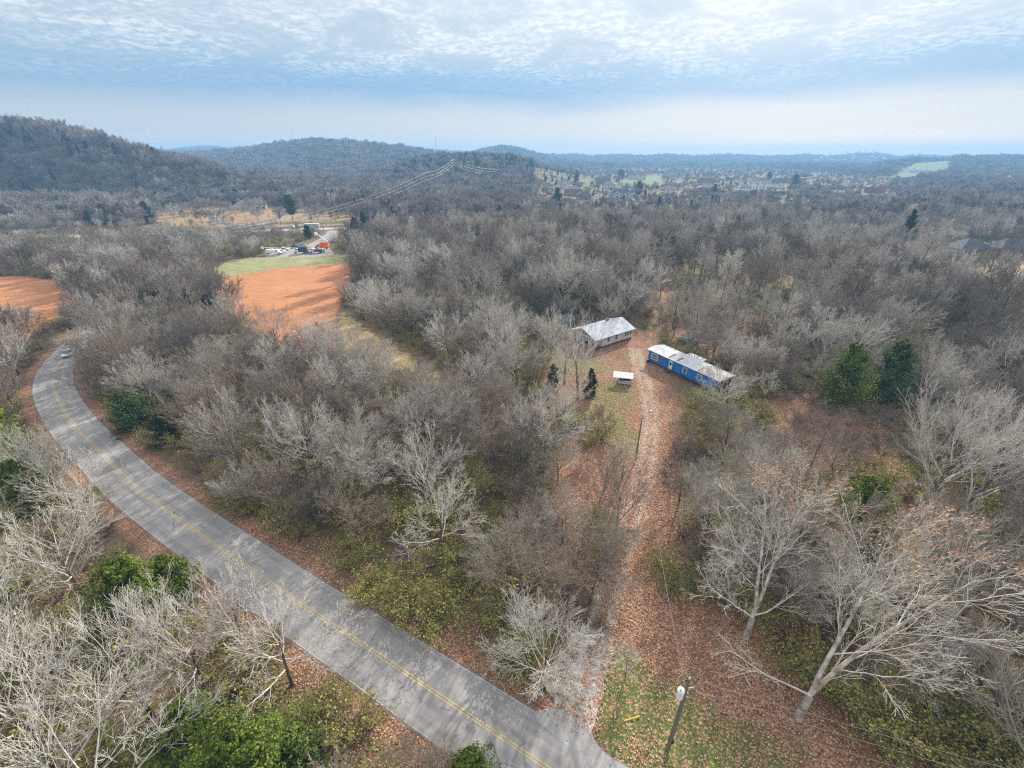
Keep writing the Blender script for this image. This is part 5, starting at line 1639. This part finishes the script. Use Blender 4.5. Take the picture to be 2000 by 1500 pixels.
def truck(name, px_, py_, rz, label, cat, L=7.5, cabmat='carwhite', body=None, z=0.12, scale=1.0, xy=None):
    x, y = xy or G(px_, py_)
    e = thing(name, label, cat, (x, y, z), rz)
    e.scale = (scale,) * 3
    mb = MB(); mb.box((0, 0, 0.75), (L, 0.9, 0.25)); mb.build('chassis', M['black'], e)
    f = L / 2
    mb = MB(); mb.prism([(f - 2.7, 0.7), (f - 2.7, 2.45), (f - 1.55, 2.45), (f - 1.05, 1.65), (f - 0.05, 1.45), (f, 0.7)], -1.0, 1.0, 'y'); mb.build('cab', M[cabmat], e, bevel=0.08)
    mb = MB(); mb.prism([(f - 2.3, 1.65), (f - 2.3, 2.3), (f - 1.5, 2.3), (f - 1.1, 1.65)], -1.02, 1.02, 'y'); mb.build('windows', M['glass'], e)
    if body: body(e, f)
    wheel_set(e, (f - 1.0, -f + 1.6), 1.05, 0.48, 0.3)
    return e


def bd_bucket(e, f):
    mb = MB(); mb.box((-1.0, 0, 1.5), (2 * f - 3.4, 2.3, 1.5)); mb.build('utility_body', M['carwhite'], e, bevel=0.05)
    mb = MB(); mb.tube([(-0.4, 0, 2.2), (-0.4, 0, 3.0)], 0.35, 10); mb.build('turret', M['carwhite'], e)
    mb = MB(); mb.tube([(f - 1.0, 0, 3.1), (-f - 1.6, 0, 3.2)], [0.16, 0.2], 8); mb.build('boom', M['carwhite'], e)
    mb = MB(); mb.box((-f - 1.7, 0.6, 2.9), (0.8, 0.7, 1.0), taper=(1.1, 1.1)); mb.build('bucket', M['carwhite'], e)


def bd_boxblack(e, f):
    mb = MB(); mb.box((-1.35, 0, 2.0), (2 * f - 3.0, 2.3, 2.5)); mb.build('chip_box', M['cardark'], e, bevel=0.05)


def bd_orange(e, f):
    mb = MB(); mb.box((-1.2, 0, 1.7), (2 * f - 3.0, 2.4, 1.7)); mb.build('chip_box', M['orange'], e, bevel=0.05)
    mb = MB(); mb.tube([(-1.2 - f + 1.7, 0, 2.9), (f - 2.9, 0, 2.9)], 0.55, 10); mb.build('drum', M['orange'], e)
    mb = MB(); mb.tube([(-1.8, 0, 2.4), (-1.8, 0, 3.3)], 0.35, 10); mb.build('turret', M['orange'], e)


def bd_raised(e, f):
    mb = MB(); mb.box((-1.0, 0, 1.35), (2 * f - 3.4, 2.2, 1.1)); mb.build('utility_body', M['cardark'], e, bevel=0.05)
    mb = MB(); mb.tube([(-1.6, 0, 1.8), (-1.6, 0, 3.0)], 0.35, 10); mb.build('turret', M['carwhite'], e)


car(556, 489, R_(15), M['carwhite'], 'white car parked second from the bucket truck on the gravel', xy=None)
car(550, 494, R_(20), M['carwhite'], 'white suv parked against the white bucket truck', True)
car(577, 484, R_(20), M['cardark'], 'dark blue car parked at the brush edge of the gravel')
car(590, 480.5, R_(20), M['carsilver'], 'silver car parked nearest the cedar on the gravel')
truck('bucket_truck', 535, 497, R_(-6), 'white bucket truck with its boom folded flat at the left end of the gravel', 'bucket truck', 8.5, body=bd_bucket)
truck('chip_truck', 588, 495, R_(184), 'white truck with a tall dark box at the front of the gravel lot', 'box truck', 7.0, body=bd_boxblack)
truck('chipper_truck', 630, 486.5, R_(184), 'orange truck with rounded orange drum body', 'chipper truck', 7.5, 'orange', bd_orange)
tb = truck('boom_truck', 618, 494.5, R_(184), 'truck with a long white boom raised towards the highway', 'boom truck', 7.0, body=bd_raised)
x, y = G(641, 481)
bt = thing('raised_boom', 'long white crane boom raised up to the left from behind the orange truck', 'boom', (x, y, 0.1))
v = (457 - 750) / F_PX; D, Fz = SP + v * CP, CP - v * SP
yb = y + 6; xb = (618 - 1000) / F_PX / Fz * yb; zb_ = CAM_H - yb * D / Fz
mb = MB(); mb.tube([(0, 0, 2.6), (xb - x, yb - y, zb_)], [0.38, 0.24], 8); mb.build('boom', M['carwhite'], bt)
mb = MB(); mb.box((xb - x - 0.3, yb - y, zb_ - 0.1), (1.3, 1.2, 1.4), taper=(1.15, 1.15)); mb.build('bucket', M['carwhite'], bt)
mb = MB(); mb.tube([(0, 0, 0), (0, 0, 2.7)], 0.45, 8); mb.build('turret', M['carwhite'], bt)


def chipper(px_, py_, rz, mat, label, s=1.0):
    x, y = G(px_, py_)
    e = thing('wood_chipper', label, 'wood chipper', (x, y, 0.1), rz); e.scale = (s,) * 3
    mb = MB(); mb.box((0, 0, 1.1), (1.8, 1.3, 1.1)); mb.build('housing', mat, e, bevel=0.08)
    mb = MB(); mb.box((-1.5, 0, 0.95), (1.3, 1.5, 0.9), taper=(0.8, 0.8)); mb.build('feed_hopper', mat, e)
    mb = MB(); mb.tube([(0.5, 0, 1.6), (0.7, 0, 2.5), (1.6, 0, 2.9)], [0.25, 0.2, 0.18], 8); mb.build('chute', mat, e)
    mb = MB(); mb.box((1.7, 0, 0.55), (1.8, 0.12, 0.12)); mb.build('drawbar', M['black'], e)
    wheel_set(e, (0.0,), 0.85, 0.36)


chipper(602, 493, R_(180), M['orange'], 'orange wood chipper behind the truck with the dark box')
chipper(608, 492.5, R_(160), M['orange'], 'second orange wood chipper, between the other one and the boom truck', 0.9)
chipper(633, 493, R_(10), M['yel'], 'yellow stump machine at the right end of the gravel lot', 1.0)
x, y = G(656, 473)
rg = np.random.default_rng(5)
mb = MB()
for q in range(150):
    a0 = rg.uniform(0, 6.28); rr_ = min(abs(rg.normal(0, 1.3)), 2.6); z0 = max(0.1, 2.0 - rr_ * 0.6) * rg.uniform(0.2, 1)
    p = Vector((rr_ * math.cos(a0) * 1.5, rr_ * math.sin(a0), z0)); d = Vector(rg.normal(0, 1, 3)); d.z *= 0.3; d.normalize()
    mb.tube([p, p + d * rg.uniform(1, 2.6)], rg.uniform(0.05, 0.16), 5)
bp = mb.build('brush_pile', simple('cut_wood', (0.42, 0.27, 0.19), 0.9, 0.4, 1.0)); bp.location = (x, y, 0)
tag(bp, 'heap of cut branches right of the gravel lane', 'brush pile')
# on the highway
hx_, hy_ = G(611, 448.5)
e = thing('box_trailer', 'long pale box trailer on the far highway', 'trailer', (hx_, hy_, 0.2 + zat(hx_, hy_)), R_(3))
mb = MB(); mb.box((0, 0, 2.3), (9.0, 2.5, 2.9)); mb.build('box', M['box_grey'], e)
mb = MB(); mb.box((0, 0, 3.8), (9.1, 2.6, 0.12)); mb.build('roof', M['carwhite'], e)
wheel_set(e, (-1.0, 0.3), 1.15, 0.5, 0.3)
truck('pickup_truck', 0, 0, R_(183), 'white pickup towing the pale box trailer on the far highway', 'pickup truck', 6.2, z=0.2 + zat(hx_ - 12, hy_ - 1), xy=(hx_ - 11.5, hy_ - 0.7))
car(0, 0, math.atan2(-12, 6), M['carwhite'], 'white car coming round the road bend under overhanging branches', False, 0.10, xy=(G(137, 694)[0] - 0.2, G(137, 694)[1]))
for (px_, Yd) in ((228, None),):
    x, y = G(px_, 459)
    car(0, 0, R_(5), M['carwhite'], 'white car seen through branches on the far highway, left', False, 0.2, xy=(x, y + 3))

# ------------------------------------------------------------------ houses
def hip(mb, x0, x1, y0, y1, z, rise, over=0.5, mi=0):
    x0 -= over; x1 += over; y0 -= over; y1 += over
    w2 = min(x1 - x0, y1 - y0) / 2
    if x1 - x0 >= y1 - y0:
        r = [(x0 + w2, (y0 + y1) / 2, z + rise), (x1 - w2, (y0 + y1) / 2, z + rise)]
        f = [(0, 1, 5, 4), (1, 2, 5), (2, 3, 4, 5), (3, 0, 4), (3, 2, 1, 0)]
    else:
        r = [((x0 + x1) / 2, y0 + w2, z + rise), ((x0 + x1) / 2, y1 - w2, z + rise)]
        f = [(0, 1, 4), (1, 2, 5, 4), (2, 3, 5), (3, 0, 4, 5), (3, 2, 1, 0)]
    mb.add([(x0, y0, z), (x1, y0, z), (x1, y1, z), (x0, y1, z)] + r, f, mi)


def house(x, y, rz, W, D, Hh, wall, roofm, label, gables=(), rise=3.4, chim=True, hiproof=True, rows=2, z=None, trim='trim', winw=1.3, name='house'):
    z = zat(x, y) if z is None else z
    e = thing(name, label, 'house', (x, y, z), rz)
    mb = MB(); mb.box((0, 0, Hh / 2), (W, D, Hh))
    for gx_, gw, gh in gables:
        mb.prism([(gx_ - gw / 2, 0), (gx_ + gw / 2, 0), (gx_ + gw / 2, gh), (gx_, gh + gw * 0.46), (gx_ - gw / 2, gh)], -D / 2 - 1.8, -D / 2 + 0.5, 'y')
    if not hiproof:
        mb.prism([(-D / 2, Hh), (D / 2, Hh), (0, Hh + rise - 0.25)], -W / 2, W / 2, 'x')
    mb.build('wall', M[wall], e)
    mb = MB()
    if hiproof:
        hip(mb, -W / 2, W / 2, -D / 2, D / 2, Hh + 0.02, rise)
    else:
        mb.prism([(-D / 2 - 0.6, Hh - 0.15), (0, Hh + rise), (D / 2 + 0.6, Hh - 0.15), (D / 2 + 0.6, Hh - 0.4), (0, Hh + rise - 0.25), (-D / 2 - 0.6, Hh - 0.4)], -W / 2 - 0.4, W / 2 + 0.4, 'x')
    for gx_, gw, gh in gables:
        t_ = gw * 0.46
        mb.prism([(gx_ - gw / 2 - 0.4, gh - 0.2), (gx_, gh + t_ + 0.25), (gx_ + gw / 2 + 0.4, gh - 0.2), (gx_ + gw / 2 + 0.4, gh - 0.42), (gx_, gh + t_ + 0.03), (gx_ - gw / 2 - 0.4, gh - 0.42)], -D / 2 - 2.1, 0, 'y')
    mb.build('roof', M[roofm], e)
    for gx_, gw, gh in gables:
        t_ = gw * 0.46
        mb = MB(); mb.prism([(gx_ - gw / 2 - 0.45, gh - 0.45), (gx_, gh + t_ + 0.0), (gx_ + gw / 2 + 0.45, gh - 0.45), (gx_ + gw / 2 + 0.45, gh - 0.15), (gx_, gh + t_ + 0.3), (gx_ - gw / 2 - 0.45, gh - 0.15)], -D / 2 - 2.25, -D / 2 - 2.12, 'y')
        mb.build('gable_trim', M[trim], e)
    nw = max(2, int(W / 4))
    for r in range(rows):
        for k in range(nw):
            xx = -W / 2 + (k + 0.5) * W / nw
            fy_ = -D / 2
            for gx_, gw, gh in gables:
                if abs(xx - gx_) < gw / 2 + winw / 2: fy_ = -D / 2 - 1.8; xx = gx_ + (0.0 if abs(xx - gx_) < 0.01 else 0.0)
            zz_ = 1.6 + r * 3.0
            if zz_ > Hh - 0.8: continue
            mb = MB(); mb.box((xx, fy_ - 0.03, zz_), (winw + 0.35, 0.08, 1.95)); wi = mb.build('window', M[trim], e)
            mb = MB(); mb.box((xx, fy_ - 0.085, zz_), (winw, 0.05, 1.6)); mb.build('pane', M['glass'], wi)
    mb = MB(); mb.box((W * 0.08 + 0.9, -D / 2 - 0.06, 1.1), (1.1, 0.12, 2.2)); mb.build('door', M['darkwood'], e)
    if chim:
        mb = MB(); mb.box((W * 0.28, D * 0.1, Hh + rise * 0.5 + 0.9), (1.3, 1.0, rise + 1.2)); mb.build('chimney', M[wall if wall != 'white' else 'brickbrown'], e)
    return e


# dark-roofed brick house at the right edge
x, y = G(1899, 512)
house(x + 1, y + 6, R_(-8), 14, 12, 5.6, 'brickbrown', 'shingle', 'large brown brick house with dark hipped roof behind the massive dark tree', (), 4.6, False, True, 2)
x, y = G(1990, 510)
house(x + 2, y + 8, R_(-8), 17, 11, 5.0, 'brickbrown', 'shingle', 'right-hand wing of the dark-roofed brick house cut by the picture edge', ((4, 5, 3.6),), 4.2, False, True, 2, name='house')
hpts = [(1100, 371, 16, 10, 6, 'stucco', 'shinglegrey', 'beige gabled house left of the red brick house', ((0, 7, 6),), 0.3, False),
        (1118, 381, 20, 12, 6.5, 'brick', 'shinglegrey', 'red brick house with a tall chimney nearest the woods', (), 0.1, True),
        (1140, 388, 16, 10, 3.6, 'brick', 'shingle', 'low dark-roofed garage beside the red brick house', ((1, 5, 2.6),), 0.1, False),
        (1178, 357, 26, 13, 7, 'brickbrown', 'shingle', 'brown house with two white-trimmed gables and white chimneys', ((-5, 6, 7), (7, 6, 5)), 0.0, True),
        (1190, 368, 20, 13, 5.5, 'stucco', 'shinglegrey', 'grey hipped-roof house below the brown double-gabled one', (), -0.3, False),
        (1212, 386, 26, 12, 5.5, 'bluegrey', 'shingle', 'dark-roofed house with two white dormer gables in front', ((-5, 6.5, 5), (7, 6.5, 4)), 0.05, False),
        (1244, 351, 34, 13, 7.5, 'stucco', 'shinglebrown', 'big pinkish beige house with three pointed gables on the lawn', ((-11, 8, 7), (0, 8, 8), (11, 8, 6)), 0.0, False),
        (1312, 344, 38, 14, 8, 'bluegrey', 'shingle', 'large dark-roofed manor with pale gables at the top of the village', ((-3, 7, 7.5), (10, 8, 7)), 0.05, True),
        (1308, 369, 24, 13, 5.5, 'brick', 'shinglebrown', 'reddish roofed house right of the grey-green evergreen', ((3, 6, 4),), 0.1, False),
        (1304, 380, 18, 12, 5, 'stucco', 'shinglegrey', 'pale gabled house just above the bare tree tops', ((0, 8, 5),), -0.1, False),
        (1378, 357, 28, 14, 6, 'brickbrown', 'shinglebrown', 'brown hipped house right of the village centre', ((8, 6, 4),), 0.1, False),
        (1382, 378, 28, 13, 6.5, 'brick', 'shinglegrey', 'grey-roofed brick house with white gable trim above the woods', ((2, 9, 6), (10, 6, 5)), 0.1, False),
        (1412, 339, 26, 13, 5, 'stucco', 'shinglebrown', 'tan gabled house on the rise behind the village', ((-6, 8, 5), (7, 7, 5)), 0.2, False),
        (1452, 374, 16, 11, 5, 'trim', 'shinglegrey', 'small white house left of the long white one', (), 0.2, False),
        (1480, 371, 30, 14, 8, 'trim', 'shinglegrey', 'long white two-storey house with pointed gables', ((-9, 6, 8), (0, 6, 8), (9, 6, 7)), 0.1, False),
        (1512, 367, 24, 12, 6, 'trim', 'shingle', 'white house with a dark roof beside the round evergreen', ((5, 6, 5),), 0.1, False),
        (1528, 356, 24, 14, 7, 'brickbrown', 'shinglegrey', 'house with a big pale gable behind the round evergreen', ((0, 11, 7),), 0.2, False),
        (1085, 352, 18, 12, 6, 'brickbrown', 'shingle', 'dark-roofed house at the left end of the village', ((3, 6, 5),), 0.2, True),
        (1667, 366, 22, 12, 6, 'stucco', 'shinglebrown', 'tan house showing above tree tops right of the village', ((0, 7, 5),), 0.1, False),
        (1706, 379, 20, 12, 6, 'brick', 'shinglebrown', 'brick gable showing above tree tops further right', ((0, 9, 6),), 0.2, False),
        (1880, 353, 26, 10, 3.5, 'trim', 'shinglegrey', 'low white house under the right hill', (), 0.1, False),
        (1862, 347, 22, 10, 3.5, 'stucco', 'shinglegrey', 'low tan house left of the low white one', (), 0.1, False),
        (1966, 357, 30, 14, 7, 'stucco', 'shinglebrown', 'pinkish house with a wide gable at the foot of the right hill', ((0, 12, 7),), 0.1, False),
        (1990, 360, 18, 10, 4, 'trim', 'shinglegrey', 'small white house at the picture edge under the right hill', (), 0.1, False),
        (466, 392, 26, 11, 4.0, 'white', 'shinglegrey', 'long low white house hidden behind the park trees', ((6, 7, 3.4),), 0.0, False)]
for (px_, py_, W2, D2, H2, wl_, rf_, lb, gb, rz, ch) in hpts:
    x, y = G(px_, py_)
    if math.hypot(x, y) > 1300:
        k = 1300 / math.hypot(x, y); x, y = x * k, y * k
    if px_ == 466:
        x, y = ang(466) * 445, 445
    house(x, y, rz - math.atan2(x, y) * 0.6, W2, D2, H2 * 1.15, wl_, rf_, lb, gb, 3.6, ch, hiproof=(len(gb) < 3))
# white house on the hill lawn
Yd = 1230; x = ang(1808) * Yd
zz_ = CAM_H + (303 - 339) * K_H * Yd
house(x, Yd, R_(-35), 46, 13, 7, 'trim', 'box_grey', 'big white house on the green hillside lawn', ((-15, 12, 9), (6, 8, 6)), 5, False, False, 2, z=min(zz_, zat(x, Yd) + 0.3))
# the far town: tiny pale houses
rg = np.random.default_rng(9)
hw_me = MB(); hw_me.box((0, 0, 3), (16, 10, 6)); hw_me.prism([(-5, 6), (5, 6), (0, 9)], -8, 8, 'x')
h0 = hw_me.build('far_house', M['trim'])
far_spots = [(px_, Yd_) for px_, Yd_ in zip(np.linspace(1575, 1735, 26) + rg.normal(0, 4, 26), rg.uniform(2500, 3400, 26))]
for k, (px_, Yd_) in enumerate(far_spots):
    o = h0 if k == 0 else h0.copy()
    if k: COL.objects.link(o)
    x = ang(px_) * Yd_
    o.location = (x, Yd_, zat(x, Yd_) + 9); o.rotation_euler.z = rg.uniform(-0.6, 0.6)
    tag(o, 'tiny pale house of the distant town below the far blue hills', 'house', 'houses of the distant town')

# ------------------------------------------------------------------ labels of the individual bare trees
LM = {'the white shed': G(1216, 748), 'the white cabin': (27, 110), 'the blue mobile home': (38, 91), 'the utility pole': (PX, PY), 'the mailbox': G(1042, 1374),
      'the two-stemmed sycamore': G(1558, 1400), 'the round pale tree': G(860, 1090), 'the huge right-edge tree': G(1795, 1000), 'the pair of green cedars': G(1675, 770),
      'the cedar in the road bend': G(12, 935), 'the roadside green cedar': G(275, 1195), 'the bottom evergreen': G(500, 1560), 'the low roadside cedar': G(265, 835),
      'the orange field corner': G(480, 640), 'the road bend': G(65, 770), 'the sapling by the drive': G(1222, 1322), 'the leafy hollow': G(1130, 950), 'the white bag on the drive': G(1271, 804),
      'the young pine': G(918, 1535), 'the green tarp': G(1345, 670), 'the far end of the road': G(195, 640), 'the wide pale tree': G(170, 1165)}
ORDN = ['nearest', 'second nearest', 'third nearest', 'fourth nearest', 'fifth nearest', 'sixth nearest', 'seventh nearest', 'eighth nearest', 'ninth nearest', 'tenth nearest', 'eleventh nearest', 'twelfth nearest',
        'thirteenth nearest', 'fourteenth nearest', 'fifteenth nearest', 'sixteenth nearest', 'seventeenth nearest', 'eighteenth nearest', 'nineteenth nearest', 'twentieth nearest', 'farthest']
cells = {}
for (e, x, y, tone, word, Hh) in TREES:
    nm = min(LM, key=lambda q: math.hypot(LM[q][0] - x, LM[q][1] - y))
    dx, dy = x - LM[nm][0], y - LM[nm][1]
    side = ('right of' if dx > 0 else 'left of') if abs(dx) > abs(dy) else ('beyond' if dy > 0 else 'before')
    cells.setdefault((nm, side), []).append((math.hypot(dx, dy), e, tone, word, Hh))
for (nm, side), lst in cells.items():
    lst.sort(key=lambda q: q[0])
    for k, (d_, e, tone, word, Hh) in enumerate(lst):
        e['label'] = '%s %s bare tree, %s %s %s' % (tone.replace('brownish grey', 'brownish'), word.replace('low twiggy', 'bushy'), ORDN[min(k, 20)] if len(lst) > 1 else 'the one', side, nm)

# ------------------------------------------------------------------ haze
mh, th_, oh = new_mat('haze')
vp = th_.n('ShaderNodeVolumePrincipled', {'Color': (0.28, 0.56, 0.90, 1), 'Density': 3.3e-4, 'Anisotropy': 0.1})
mh.node_tree.links.new(vp.outputs[0], oh.inputs['Volume'])
mb = MB(); mb.box((0, 0, 53), (8700, 8700, 110))
hz = mb.build('haze', mh)
tag(hz, kind='stuff')
